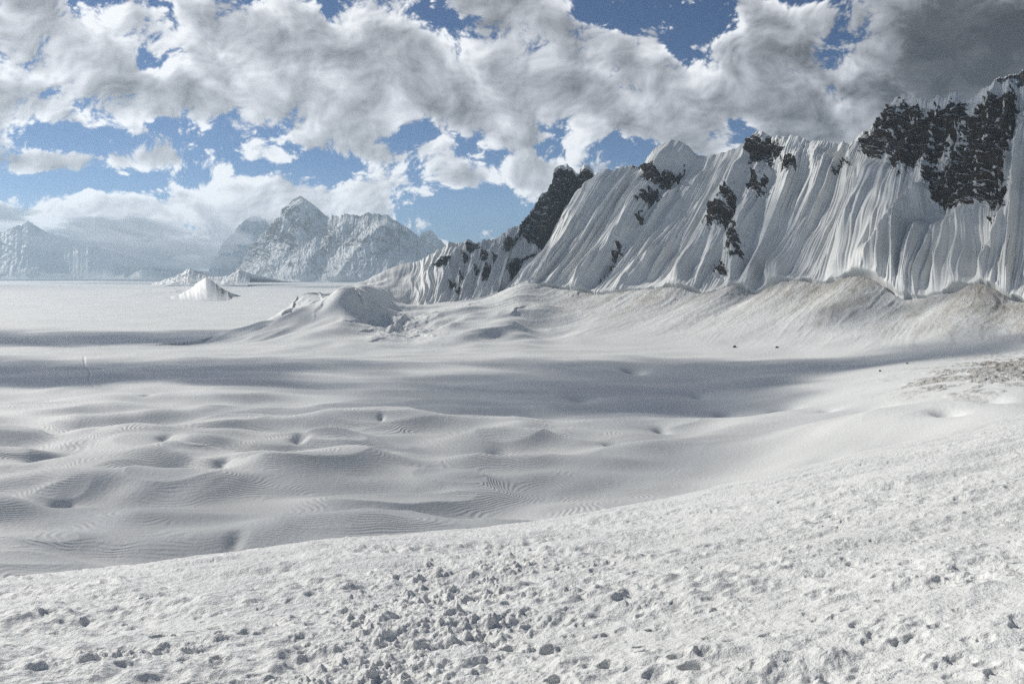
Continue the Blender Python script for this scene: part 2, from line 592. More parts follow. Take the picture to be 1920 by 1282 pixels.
HUMPS = [  # u, v, ru, rv, metres[, tilt]
    (640, 590, 75, 20, 22, -6), (655, 606, 50, 13, 13), (690, 560, 60, 18, 12, -12), (800, 590, 60, 16, 10, -10), (545, 618, 50, 11, 8, -10), (735, 622, 46, 10, 9), (870, 612, 60, 10, 6), (500, 618, 60, 9, 5, -14), (600, 640, 70, 7, 4), (745, 596, 50, 12, 7), (560, 600, 40, 9, 6), (430, 640, 60, 5, 3, -8), (580, 572, 30, 12, 12), (700, 575, 60, 22, 16, -15), (760, 560, 40, 20, 8), (560, 625, 90, 12, 4), (470, 632, 60, 8, 4), (520, 600, 40, 8, 5, -25),
    (880, 592, 70, 18, 12, -12), (960, 560, 60, 18, 8, -20), (800, 628, 60, 12, 5), (700, 640, 60, 8, 5), (650, 648, 30, 5, 4), (860, 640, 60, 8, 3), (1180, 672, 60, 6, 3), (1110, 690, 50, 6, 2), (1300, 690, 90, 10, 3), (1420, 800, 120, 18, 3, -14), (1500, 830, 120, 14, 3, -14), (1640, 800, 140, 16, 3, -10), (1300, 830, 120, 14, 2, -12), (1010, 590, 30, 20, 6)]
LEDGES = [  # polyline in photograph coordinates, height m, fade px upwards
    ([(548, 590), (560, 566), (598, 562), (604, 584)], 9, 16), ([(470, 601), (500, 592), (542, 582)], 3.5, 10), ([(528, 602), (548, 592), (578, 586), (612, 584), (640, 580)], 6, 14),
    ([(598, 566), (625, 556), (664, 552)], 6, 14), ([(648, 596), (665, 597), (684, 607)], 6, 20), ([(812, 604), (850, 594), (896, 588)], 4, 14), 
    ([(676, 632), (700, 626), (725, 632), (742, 622)], 4, 8), ([(735, 624), (770, 612), (815, 608)], 5, 9), ([(764, 640), (790, 634), (812, 640)], 4, 8), ([(690, 646), (720, 641)], 3, 6),
    ([(1050, 552), (1070, 555), (1095, 546)], 4, 10), ([(958, 600), (972, 590), (984, 586)], 5, 12), ([(1085, 588), (1110, 588)], 3, 8), ([(1155, 562), (1190, 556), (1225, 548)], 3, 8),
    ([(640, 620), (680, 614), (710, 612)], 3.5, 9), ([(590, 612), (620, 600), (650, 604)], 3, 9)]


def ledges(u, v, wob):
    z = 0
    for line, h, fade in LEDGES:
        p = np.array(line, float)
        vl = np.interp(u, p[:, 0], p[:, 1]) + wob * 3.0
        inside = sm(u, p[0, 0] - 10, p[0, 0] + 8) * (1 - sm(u, p[-1, 0] - 8, p[-1, 0] + 10))
        dv = vl - v
        z = z + 0.62 * h * inside * np.exp(-np.clip(dv, 0, None) / fade) * sm(dv, -0.4, 0.9)
    return z


def ground_height(a, Y, fine=True):
    a = a.astype(f32)
    Y = Y.astype(f32)
    X = a * Y
    base = basin_base(a, Y)
    Yc, Zc, u = foot_line(a)
    # left: the apron runs out towards the camera; right: it falls to the left front, square to the wall
    Yt = np.interp(u, TOE[:, 0], TOE[:, 1])
    tL = (Y - Yt) / (Yc - Yt)
    riseL = np.clip(tL, 0, 1)
    zL = (Zc - base) * lerp(riseL ** 1.15, riseL ** 1.6, sm(-u, -800, -500)) * (0.55 + 0.45 * sm(riseL, 0, 0.35))
    zL = np.where(tL > 1, np.maximum(Zc - base - np.where(u < 690, 0.35, 0.9) * np.clip(Y - Yc, 0, None), np.where(u < 690, 0, -30)), zL)
    c, q = X * 0.73 - Y * 0.68, X * 0.68 + Y * 0.73
    tR = 1 - (np.interp(c, FOOT_C, FOOT_Q) - q) / np.interp(c, [-1100, -500, -220, 100], [330, 300, 265, 230])
    riseR = np.clip(tR, 0, 1)
    zc = lerp(np.interp(c, FOOT_C, FOOT_ZS), np.interp(c, FOOT_C, FOOT_Z), riseR ** 0.9)
    zR = (zc - base) * (0.35 * riseR + 0.65 * riseR ** 1.9) * sm(riseR, -0.05, 0.2)
    zR = np.where(tR > 1, zc - base - 0.9 * np.clip(tR - 1, 0, 0.3) * 400, zR)
    kR = sm(u + 0 * Y, 880, 1060)
    t = lerp(tL, tR, kR)
    rise = lerp(riseL, riseR, kR)
    side = sm(u, 250, 420)
    z = base + lerp(zL, zR, kR) * side
    # where this surface stands in the photograph: used to place traced features
    pu, pv = project(X, Y, z)
    # rolling hummocks
    near = sm(-Y, -1500, -700)
    left = 0.35 + 0.65 * (1 - sm(pu, 700, 1300))
    amp = (0.28 + 0.84 * sm(pv, 725, 800)) * left * near
    wx = 22 * pn(X / 120, Y / 120, 4)
    wy = 16 * pn(X / 110, Y / 110, 5)
    h1 = cell((X + wx) / 74, (Y + wy) / 36, 3, 5.5)
    h2 = cell((X + wx) / 38 + 7, (Y + wy) / 19, 9, 6.0)
    sc_ = 1 + 0.0 * Y
    h3 = cell((X - wx) / 118 + 0.3 * (Y / 40), (Y - wy) / 31, 13, 6.0)
    und = 5.2 * (h1 - 0.5) + 1.7 * (h2 - 0.5) + 4.8 * (h3 - 0.5) * (1 + 0.4 * pn(X / 300, Y / 300, 8))
    big = 3.0 * fbm(X / 260, Y / 150, 3, seed=21)
    z = z + amp * und + big * near
    # gentle waves over the far plain
    z = z + 1.6 * fbm(X / 420, Y / 300, 4, seed=31) * sm(Y, 900, 1600) * (1 - rise * side)
    for (cu, cv, w, dep) in PITS:
        ax, bz = ray(cu, cv)
        zz = -100.0
        for _ in range(6):
            Yp = zz / bz
            zz = float(basin_base(np.array(ax), np.array(Yp)))
        Xp = ax * Yp
        r = w / F * Yp * 0.50
        dx, dy = (X - Xp) / r, (Y - Yp) / (r * 1.5)
        q = dx * dx + dy * dy + 0.25 * dx * dy
        near_ = np.abs(dx) < 5
        z = z - near_ * dep * r * 0.85 * (np.exp(-q * 1.1) + 0.38 * np.exp(-q * 0.16))
    front = 1 - sm(t, 1.0, 1.01)
    z = z + bl(pu, pv, HUMPS) * side * front
    # snow folds running down from the ridge end
    fold = bl(pu, pv, [(640, 605, 150, 34, 1.0, -4), (860, 618, 150, 26, .9), (480, 628, 90, 16, .6), (1020, 600, 80, 34, .5)]) * side * front
    fc, fq = X * 0.80 - Y * 0.60, X * 0.60 + Y * 0.80
    fw = 20 * pn(fc / 120, fq / 160, 64)
    z = z + fold * (17 * (cell((fc + fw) / 88, (fq - fw) / 190, 65, 5.0) - 0.5) + 7 * (cell((fc + fw) / 36, fq / 85, 66, 6.0) - 0.5))
    wob = fbm(X / 30, Y / 30, 3, seed=61)
    tr = np.interp(pv, [664, 680, 690, 705, 715, 728], [157, 159, 165, 169, 166, 176])
    z = z - 1.3 * np.exp(-((pu - tr) / 1.6) ** 2) * sm(pv, 662, 668) * (1 - sm(pv, 724, 732)) * (0.6 + 0.8 * np.abs(pn(X / 3, Y / 9, 62)))
    z = z + ledges(pu, pv, wob) * front
    # avalanche fans: furrows that run down them, rubble on them
    fan = np.clip(rise * (1 - sm(t, 1.0, 1.02)), 0, 1) * sm(u, 700, 1000)
    # furrows fan out from the tops of the cones
    fu = c * 1.25 + 26 * pn(c / 60, rise * 2, 70) + 7 * pn(c / 16, rise * 6, 72)
    z = z + fan * (2.6 * (ridged(fu / 44, rise * 1.0, 4, 0.55, seed=71) - 0.4) + 1.1 * (0.5 - np.abs(pn(fu / 13, rise * 1.6, 74))) + 0.6 * fbm(X / 8, Y / 12, 4, 0.6, seed=75))
    # broken ice among the humps of the ridge foot
    ser = bl(pu, pv, [(760, 622, 70, 20, 1.0), (640, 560, 50, 14, 0.8), (570, 585, 40, 12, 0.5), (720, 600, 70, 20, .35)]) * side
    z = z + ser * 5.0 * (cells(X / 24, Y / 34, 3, 0.6, seed=15) - 0.5)
    # low broken ridge in the far plain
    far = bl(pu, pv, [(355, 545, 70, 8, 1.0), (400, 545, 30, 14, .5), (300, 556, 60, 5, 0.4)]) * sm(Y, 1900, 2300)
    z = z + far * 22 * (ridged(X / 210, Y / 500, 4, seed=18) - 0.15)
    # meltwater-eaten ice on the right
    rub = bl(pu, pv, [(1850, 706, 150, 30, 1.0, -6), (1900, 690, 60, 16, .6)])
    rub2 = np.clip(rub * 1.6, 0, 1) * sm(fbm(X / 30, Y / 30, 3, seed=95) + rub, 0.25, 0.55)
    z = z + rub2 * 1.4 * fbm(X / 7, Y / 10, 4, 0.6, seed=96)
    # slope underfoot
    zf = slope_height(a, Y)
    k = 3.0
    dlt = zf - z
    w = np.clip(0.5 + 0.5 * dlt / k, 0, 1)
    zz = lerp(z, zf, w) + k * w * (1 - w)
    # attributes
    F1 = (und * 1.7 + big * 0.8) + 5.5 * fbm(X / 62, Y / 40, 3, seed=81) + (Y * 0.02 + X * 0.02)
    samt = sm(pv, 720, 800) * sm(fbm(X / 60, Y / 60, 3, seed=82) + 0.42, -0.25, 0.45) * (1 - sm(pu, 1050, 1500) * 0.9) * sm(Y, 120, 200)
    dirt = fan * sm(u, 880, 1250) * (0.95 * sm(rise + 0.25 * fbm(u / 40, rise * 3, 3, seed=87), 0.12, 0.7)) * np.clip(0.62 + 0.9 * fbm(c / 50, rise * 1.2, 3, seed=85), 0.15, 1) + rub2 * 0.8
    dirt = dirt + 0.12 * sm(pv, 760, 820)
    return zz, dict(fan_u=fu / 12.0, fan_v=rise * 3.0, stria=F1, stria_amount=samt, dirt=dirt, rubble=np.clip(fan * (0.4 + 0.6 * dirt) + rub2 * 0.5 + ser * 0.25, 0, 1))


def near_relief(X, Y, z, a):
    """sun cups, trodden clods and prints of the snow underfoot"""
    u = 960 + F * a
    pu, pv = project(X, Y, z)
    # tracks of broken snow: bands given by ground lines
    def band(x0, y0, x1, y1, w):
        dx, dy = x1 - x0, y1 - y0
        q = dx * dx + dy * dy
        t = np.clip(((X - x0) * dx + (Y - y0) * dy) / q, 0, 1)
        d = np.hypot(X - x0 - t * dx, Y - y0 - t * dy)
        return np.exp(-(d / w) ** 2)
    def gp(cu, cv):
        ax, bz = ray(cu, cv)
        Ys = np.linspace(3, 80, 800)
        zs = slope_height(np.full_like(Ys, ax), Ys)
        i = int(np.argmax(zs / Ys > 1e9)) if False else int(np.argmin(np.abs(zs / Ys - bz)[:np.argmax(zs / Ys) + 1]))
        return ax * Ys[i], Ys[i]
    def seg(c0, c1, w):
        return band(*gp(*c0), *gp(*c1), w)
    wob = fbm(X / 1.1, Y / 1.1, 3, seed=101)
    rough = np.maximum.reduce([seg((560, 1275), (760, 1160), 0.55), seg((760, 1160), (900, 1040), 1.3), seg((700, 1275), (860, 1120), 0.5),
                               seg((0, 1262), (330, 1215), 0.30), seg((330, 1215), (620, 1140), 0.22) * 0.6])
    rough = np.clip(rough * (1.0 + 0.7 * wob), 0, 1)
    rough2 = np.maximum.reduce([seg((920, 1275), (960, 1100), 0.9), seg((1180, 1120), (1080, 1040), 1.4) * 0.7, seg((1530, 1280), (1250, 1090), 0.5) * 0.6, seg((1900, 1160), (1500, 1010), 1.2) * 0.7])
    rough2 = np.clip(rough2 * (0.6 + 0.9 * wob), 0, 1)
    fade = sm(-Y, -60, -8)
    # sun cups
    wx, wy = 0.10 * pn(X / 0.5, Y / 0.5, 102), 0.10 * pn(X / 0.5, Y / 0.5, 103)
    c1 = cell((X + wx) / 0.34, (Y + wy) / 0.27, 31, 7)
    c2 = cell((X + wy) / 0.17, (Y + wx) / 0.13, 33, 7)
    patch = np.clip(0.55 + 0.75 * fbm(X / 3.2, Y / 2.4, 3, seed=104), 0.12, 1.2)
    rs = 1 - 0.38 * sm(u, 1100, 1700)
    cup = (0.062 * (c1 - 0.6) + 0.024 * (c2 - 0.6)) * patch * rs
    cup = cup + 0.020 * fbm(X / 0.45, Y / 0.35, 4, 0.55, seed=105) * (0.6 + 0.6 * patch)
    # wider swells, drawn out along the wind
    sw = 0.15 * fbm((X + 0.5 * Y) / 4.5, (Y - 0.2 * X) / 1.8, 3, seed=106)
    # clods
    k1 = cells(X / 0.23 + 0.6 * wob, Y / 0.19, 3, 0.62, seed=41)
    k2 = cells(X / 0.42 + 0.5 * wob, Y / 0.34, 3, 0.6, seed=47)
    clod = 0.075 * np.clip(k1 - 0.38, 0, 1) + 0.20 * np.clip(k2 - 0.40, 0, 1) + 0.016 * fbm(X / 0.07, Y / 0.07, 3, 0.6, seed=49)
    r = rough * clod * 0.70 - rough * 0.03
    r2 = rough2 * (0.075 * np.clip(k1 - 0.35, 0, 1) + 0.05 * np.clip(k2 - .5, 0, 1) - 0.03)
    return z + sw + (cup * (1 - 0.5 * rough) + r + r2) * (0.4 + 0.6 * fade)


def splat(Z, X, Y, pts):
    """small round features added to a grid: x, y, radius, height"""
    ay = Y[:, 0]
    for (x, y, r, h) in pts:
        i0, i1 = np.searchsorted(ay, y - 2.2 * r), np.searchsorted(ay, y + 2.2 * r)
        if i1 - i0 < 2:
            continue
        arow = X[(i0 + i1) // 2] / ay[(i0 + i1) // 2]
        j0, j1 = np.searchsorted(arow, (x - 2.2 * r) / y), np.searchsorted(arow, (x + 2.2 * r) / y)
        if j1 - j0 < 2:
            continue
        xx, yy = X[i0:i1, j0:j1] - x, Y[i0:i1, j0:j1] - y
        q = (xx * xx + yy * yy) / (r * r)
        lob = 1 + 0.25 * np.sin(3 * np.arctan2(yy, xx) + x * 7)
        if h < 0:
            Z[i0:i1, j0:j1] += h * (1 - sm(q * lob, 0.55, 1.25)) - 0.25 * h * np.exp(-(np.sqrt(q) - 1.35) ** 2 * 9)
        else:
            Z[i0:i1, j0:j1] += h * np.clip(1 - q * lob * 0.7, 0, 1) ** 1.2 * (1 + 0.25 * np.sin(xx / r * 5 + y * 9) * np.sin(yy / r * 4 + x * 5))
    return Z


def axis_a():
    fine = np.arange(-0.70, 0.7001, QA)
    out = 0.70 + np.cumsum(np.geomspace(QA, 0.12, 46))
    return np.concatenate([-out[::-1], fine, out])


QA = 0.00100
A_AX = axis_a()


def ramp_axis(segs):
    out = []
    for (y0, y1, n, mode) in segs:
        t = np.linspace(0, 1, n, endpoint=False)
        out.append(1 / ((1 - t) / y0 + t / y1) if mode == 'inv' else y0 * (y1 / y0) ** t)
    return np.concatenate(out + [[segs[-1][1]]])


def build_ground():
    near = mat_near_snow()
    gl = mat_glacier()
    NEAR_END = 96.0
    ys = ramp_axis([(1.2, 4.5, 60, 'geo'), (4.5, 14, 400, 'geo'), (14, 70, 330, 'geo'), (70, NEAR_END, 20, 'geo')])
    a, Y = np.meshgrid(A_AX, ys)
    X = a * Y
    z = slope_height(a, Y)
    w = 1 - sm(Y, 70, NEAR_END)
    z = lerp(z, near_relief(X, Y, z, a), w)
    r = np.random.default_rng(5)
    pts = []
    # prints and melt holes
    for (cu, cv, rad, h) in [(1226, 1172, .085, -.13), (1206, 1205, .08, -.09), (1210, 1226, .075, -.11), (1272, 1235, .08, -.12), (1300, 1252, .09, -.12), (1140, 1243, .09, -.10), (1262, 1278, .08, -.12),
                             (1205, 1148, .06, -.08), (1320, 1232, .07, -.08), (760, 1240, .11, -.16), (300, 1196, .09, -.10), (410, 1228, .07, -.07), (350, 1240, .05, -.05), (430, 1262, .06, -.06), (460, 1190, .07, -.08), (1040, 1260, .07, -.08)]:
        ax, bz = ray(cu, cv)
        Ys = np.linspace(4, 40, 900)
        zs = slope_height(np.full_like(Ys, ax), Ys) / Ys
        i = int(np.argmin(np.abs(zs - bz)))
        pts.append((ax * Ys[i], Ys[i], rad, h * 0.55))
    # loose snow lumps thrown up beside the trodden track
    def gp(cu, cv):
        ax, bz = ray(cu, cv)
        Ys = np.linspace(4, 60, 900)
        zs = slope_height(np.full_like(Ys, ax), Ys) / Ys
        i = int(np.argmin(np.abs(zs - bz)))
        return ax * Ys[i], Ys[i]
    for (c0, c1, n, sp) in [((560, 1275), (780, 1150), 130, .34), ((780, 1150), (900, 1040), 170, .9), ((700, 1275), (880, 1110), 110, .35), ((0, 1262), (330, 1215), 120, .20), ((330, 1215), (650, 1135), 60, .2), ((950, 1275), (960, 1110), 60, .5), ((1500, 1270), (1250, 1090), 50, .5)]:
        p0, p1 = gp(*c0), gp(*c1)
        for _ in range(n):
            t = r.random()
            rad = float(np.clip(r.lognormal(-2.85, 0.45), 0.03, 0.16))
            pts.append((lerp(p0[0], p1[0], t) + r.normal(0, sp), lerp(p0[1], p1[1], t) + r.normal(0, sp), rad, rad * r.uniform(0.10, 0.34)))
    # thumb-sized pits everywhere
    for _ in range(1100):
        t = r.random() ** 1.6
        y = lerp(4.2, 30, t)
        pts.append((r.uniform(-0.72, 0.72) * y, y, r.uniform(0.04, 0.10), -r.uniform(0.010, 0.028)))
    z = splat(z, X, Y, pts)
    link('snow_slope', grid_mesh('snow_slope', X, Y, z), near, kind='structure', label='near white snow slope, pitted and trodden, falling away to the left')

    ys = ramp_axis([(NEAR_END, 240, 40, 'geo'), (240, 700, 470, 'inv'), (700, 1700, 420, 'inv'), (1700, 9000, 90, 'inv'), (9000, 60000, 24, 'inv')])
    a, Y = np.meshgrid(A_AX[::1], ys)
    z, at_ = ground_height(a, Y)
    z0 = slope_height(a[:1], Y[:1])
    z[:1] = z0
    X = a * Y
    link('glacier', grid_mesh('glacier', X, Y, z, at_), gl, kind='structure', label='wide white snow basin of the glacier with hummocks, sink holes and avalanche fans')


build_ground()
# ---GROUNDEND---


# ------------------------------------------------------------------ mountain walls
def poly_mask(u, v, poly, soft):
    """signed distance like mask of a traced outline: 1 inside, 0 outside, soft edge"""
    p = np.array(poly, float)
    inside = np.zeros(u.shape, bool)
    dist = np.full(u.shape, 1e9)
    for i in range(len(p)):
        x0, y0 = p[i]
        x1, y1 = p[(i + 1) % len(p)]
        with np.errstate(divide='ignore', invalid='ignore'):
            c = ((y0 > v) != (y1 > v)) & (u < (x1 - x0) * (v - y0) / (y1 - y0 + 1e-12) + x0)
        inside ^= c
        dx, dy = x1 - x0, y1 - y0
        t = np.clip(((u - x0) * dx + (v - y0) * dy) / (dx * dx + dy * dy + 1e-9), 0, 1)
        dist = np.minimum(dist, np.hypot(u - x0 - t * dx, v - y0 - t * dy))
    s = np.where(inside, dist, -dist)
    return sm(s, -soft, soft)


def tents(u, v, lst):
    """spurs: polyline, half width left, half width right (px), metres"""
    tot = 0 * u
    for line, wl, wr, h in lst:
        p = np.array(line, float)
        x = np.interp(v, p[:, 1], p[:, 0])
        inv = sm(v, p[0, 1] - 3, p[0, 1] + 26) * (1 - sm(v, p[-1, 1] - 4, p[-1, 1] + 25))
        d = u - x
        f = np.where(d < 0, 1 + d / wl, 1 - d / wr)
        tot = np.maximum(tot, h * inv * np.clip(f, 0, 1))
    return tot


def normals(X, Y, Z):
    P = np.stack([X, Y, Z], -1)
    du = np.gradient(P, axis=1)
    dv = np.gradient(P, axis=0)
    n = np.cross(du, dv)
    n /= np.linalg.norm(n, axis=-1, keepdims=True) + 1e-9
    return n


def build_relief(name, label, part_label, ub, vb, Yb, ur, vr, Yr, rows, disp, material, polys, extra, back=220.0, curve=1.15, foot_sink=12.0, part_name='rock_outcrop', nz=1.0):
    """a mountain side hung between a foot line and a crest line, with a back slope.
    disp(X, Y, Z, u, v, w, t) -> displacement along the normal, attributes"""
    aB, bB = ray(ub, vb)
    aR, bR = ray(ur, vr)
    PB = np.stack([aB * Yb, Yb, bB * Yb], -1)
    PR = np.stack([aR * Yr, Yr, bR * Yr], -1)
    t = np.linspace(0, 1, rows)
    T = t[:, None, None]
    P = PB[None] * (1 - T) + PR[None] * T
    # concave: steeper near the crest
    P[..., 2] = PB[None, :, 2] + (PR - PB)[None, :, 2] * t[:, None] ** curve
    u, v = project(P[..., 0], P[..., 1], P[..., 2])
    seg = np.hypot(np.diff(PR[:, 0]), np.diff(PR[:, 1]))
    w = np.concatenate([[0], np.cumsum(seg)])
    W = np.broadcast_to(w, u.shape)
    N = normals(P[..., 0], P[..., 1], P[..., 2])
    if N[rows // 2, :, 1].mean() > 0:
        N = -N
    # smooth normal field so displaced ridges do not fold
    k = np.ones(41) / 41
    for c in range(3):
        N[..., c] = np.apply_along_axis(lambda q: np.convolve(np.pad(q, 20, mode='edge'), k, 'valid'), 1, N[..., c])
    N /= np.linalg.norm(N, axis=-1, keepdims=True)
    N[..., 2] *= nz
    if nz < 0.5:
        N[..., 0] *= 0.3
    d, at_ = disp(P[..., 0], P[..., 1], P[..., 2], u, v, W, np.broadcast_to(t[:, None], u.shape))
    P = P + N * d[..., None]
    # foot sinks under the fans, back slope closes the mountain
    low = P[:1] + np.array((0, 6.0, -foot_sink))
    b = []
    for i in range(1, 9):
        f = i / 8
        q = P[-1:].copy()
        q[..., 1] += back * f
        q[..., 0] += back * 0.4 * f
        q[..., 2] = q[..., 2] - (q[..., 2] + 110) * f ** 0.8
        q[..., 2] += 6 * np.sin(W[:1] * 0.05 + i) * f * (1 - f)
        b.append(q)
    A = np.concatenate([low, P] + b, 0)
    ext = lambda q: np.concatenate([q[:1], q] + [q[-1:]] * 8, 0)
    at_ = {k_: ext(np.broadcast_to(q, u.shape)) for k_, q in at_.items()}
    U, V = ext(u), ext(v)
    X, Y, Z = A[..., 0], A[..., 1], A[..., 2]
    rk = at_['rock']
    fr = (rk[:-1, :-1] + rk[1:, 1:]) / 2
    fu = (U[:-1, :-1] + U[1:, 1:]) / 2
    fv = (V[:-1, :-1] + V[1:, 1:]) / 2
    owner = np.zeros(fr.shape, int)
    best = np.full(fr.shape, 1e9)
    for i, (pl, s_, plabel) in enumerate(polys):
        p = np.array(pl, float)
        du = np.clip(np.maximum(p[:, 0].min() - fu, fu - p[:, 0].max()), 0, None)
        dv = np.clip(np.maximum(p[:, 1].min() - fv, fv - p[:, 1].max()), 0, None)
        cu, cv = p.mean(0)
        dd = np.hypot(du, dv) + 0.02 * np.hypot(fu - cu, fv - cv)
        near_ = dd < best
        best[near_] = dd[near_]
        owner[near_ & (fr > 0.40) & (dd < 24)] = i + 1
        owner[near_ & ~((fr > 0.40) & (dd < 24))] = 0
    body = link(name, grid_mesh(name, X, Y, Z, at_, keep=(owner == 0)), material, kind='structure', label=label)
    for i, (pl, s_, plabel) in enumerate(polys):
        k_ = owner == i + 1
        if k_.sum() > 12 and plabel is not None:
            o = link(part_name, grid_mesh(part_name, X, Y, Z, at_, keep=k_), material, parent=body)
            if plabel:
                o['label'] = plabel
        elif k_.sum() > 0:
            link(part_name, grid_mesh(part_name, X, Y, Z, at_, keep=k_), material, parent=body)
    return body


def dense_axis(pts, step):
    pts = np.asarray(pts, float)
    n = int((pts[-1] - pts[0]) / step)
    return np.linspace(pts[0], pts[-1], n)


# ---- the long fluted wall
CREST = np.array([(1040, 420), (1075, 380), (1100, 350), (1122, 328), (1136, 319), (1150, 322), (1165, 314), (1180, 311), (1196, 313), (1212, 309), (1222, 297), (1232, 283), (1248, 271), (1265, 266), (1282, 271), (1294, 280), (1303, 292), (1316, 296), (1335, 291), (1352, 287), (1370, 284),
                  (1390, 273), (1405, 262), (1412, 253), (1420, 248), (1436, 251), (1448, 258), (1460, 256), (1475, 259), (1488, 256), (1503, 262), (1520, 268), (1538, 267), (1552, 270), (1562, 268), (1580, 269), (1596, 270), (1606, 262), (1618, 250), (1640, 236), (1655, 218),
                  (1668, 200), (1682, 186), (1694, 176), (1705, 180), (1718, 181), (1735, 187), (1748, 189), (1762, 182), (1775, 187), (1788, 176), (1798, 178), (1808, 187), (1822, 188), (1832, 180), (1842, 168), (1858, 162), (1872, 157), (1886, 154), (1900, 160), (1914, 166), (1935, 160), (1990, 140), (2060, 120), (2200, 100), (2400, 90), (2700, 120)], float)
FALL = np.array([(1040, 930), (1125, 985), (1215, 1045), (1315, 1140), (1370, 1212), (1420, 1285), (1490, 1375), (1550, 1436), (1610, 1492), (1660, 1550), (1700, 1606), (1740, 1672), (1790, 1722), (1850, 1800), (1890, 1845), (1940, 1894), (2050, 2010), (2200, 2160), (2400, 2350), (2700, 2620)], float)
WALL_ROCKS = [
    ([(1608, 272), (1640, 240), (1662, 214), (1690, 192), (1720, 196), (1735, 210), (1755, 200), (1775, 212), (1800, 196), (1822, 200), (1818, 225), (1796, 250), (1786, 272), (1762, 296), (1722, 312), (1700, 326), (1680, 318), (1664, 300), (1650, 296), (1630, 290)], 12, 'largest dark brown rock buttress under the snowy crest of the wall'),
    ([(1838, 196), (1862, 186), (1885, 176), (1910, 180), (1914, 225), (1900, 250), (1886, 300), (1874, 320), (1884, 345), (1878, 372), (1862, 386), (1836, 382), (1800, 388), (1768, 384), (1748, 372), (1736, 345), (1742, 318), (1770, 300), (1796, 280), (1812, 250), (1826, 225)], 12, 'dark rock buttress with white ledges, highest on the wall'),
    ([(1206, 312), (1222, 304), (1236, 318), (1262, 322), (1284, 312), (1288, 320), (1266, 348), (1246, 372), (1232, 352), (1216, 345)], 7, 'dark rock band under the rounded snow dome'),
    ([(1208, 372), (1228, 366), (1236, 384), (1216, 398), (1202, 394)], 8, ''),
    ([(1192, 414), (1206, 406), (1210, 420), (1196, 426)], 5, ''),
    ([(1404, 268), (1416, 254), (1440, 258), (1458, 268), (1466, 282), (1456, 300), (1432, 304), (1410, 306)], 10, 'speckled rock knob at the crest with snow between its blocks'),
    ([(1414, 330), (1434, 322), (1436, 340), (1420, 366), (1408, 372), (1410, 350)], 7, ''),
    ([(1322, 414), (1334, 396), (1356, 392), (1378, 398), (1384, 420), (1366, 430), (1344, 424), (1326, 422)], 8, 'dark rock patch halfway down the wall'),
    ([(1364, 366), (1376, 360), (1380, 392), (1370, 400), (1362, 388)], 7, ''),
    ([(1378, 428), (1392, 430), (1390, 462), (1384, 492), (1372, 490), (1374, 458)], 6, ''),
    ([(1326, 514), (1344, 494), (1358, 488), (1354, 502), (1338, 512)], 6, ''),
    ([(1132, 518), (1144, 492), (1162, 458), (1170, 456), (1160, 482), (1146, 506), (1136, 522)], 5, 'thin slanting rock rib in the lower snow'),
    ([(1568, 332), (1576, 316), (1590, 306), (1594, 312), (1580, 328)], 6, ''),
    ([(1846, 404), (1860, 398), (1866, 412), (1852, 420)], 6, ''),
    ([(1840, 458), (1848, 450), (1852, 464), (1842, 470)], 5, ''),
    ([(1466, 308), (1486, 304), (1488, 320), (1470, 326)], 6, ''),
    ([(1190, 308), (1200, 304), (1204, 312), (1194, 316)], 4, ''),
]
WALL_RIBS = [
    ([(1880, 380), (1868, 420), (1850, 470), (1836, 520)], 16, 22, 9), ([(1824, 385), (1812, 440), (1800, 500), (1794, 540)], 22, 20, 12), ([(1790, 392), (1778, 440), (1765, 500), (1752, 550)], 18, 22, 11), ([(1728, 405), (1716, 450), (1702, 520), (1694, 560)], 20, 26, 15),
    ([(1758, 398), (1742, 450), (1728, 510), (1720, 560)], 20, 16, 10), ([(1690, 395), (1684, 440), (1680, 500), (1676, 560)], 26, 20, 15), ([(1745, 340), (1718, 373), (1688, 410), (1655, 455), (1616, 508)], 22, 30, 14),
    ([(1644, 300), (1632, 350), (1618, 400), (1596, 450), (1568, 515)], 22, 26, 10), ([(1560, 280), (1545, 330), (1520, 390), (1490, 450), (1450, 520)], 26, 26, 13), ([(1500, 280), (1470, 360), (1440, 430), (1400, 520)], 24, 28, 10),
    ([(1430, 300), (1408, 380), (1390, 440), (1372, 500)], 26, 22, 14), ([(1400, 300), (1372, 360), (1330, 430), (1270, 530)], 24, 24, 9), ([(1330, 310), (1270, 390), (1210, 480), (1165, 545)], 26, 26, 12), ([(1270, 350), (1215, 430), (1170, 490), (1120, 550)], 22, 24, 10),
    ([(1235, 330), (1190, 400), (1130, 480), (1080, 540)], 20, 26, 12), ([(1180, 330), (1140, 400), (1090, 470), (1040, 535)], 20, 22, 8),
]


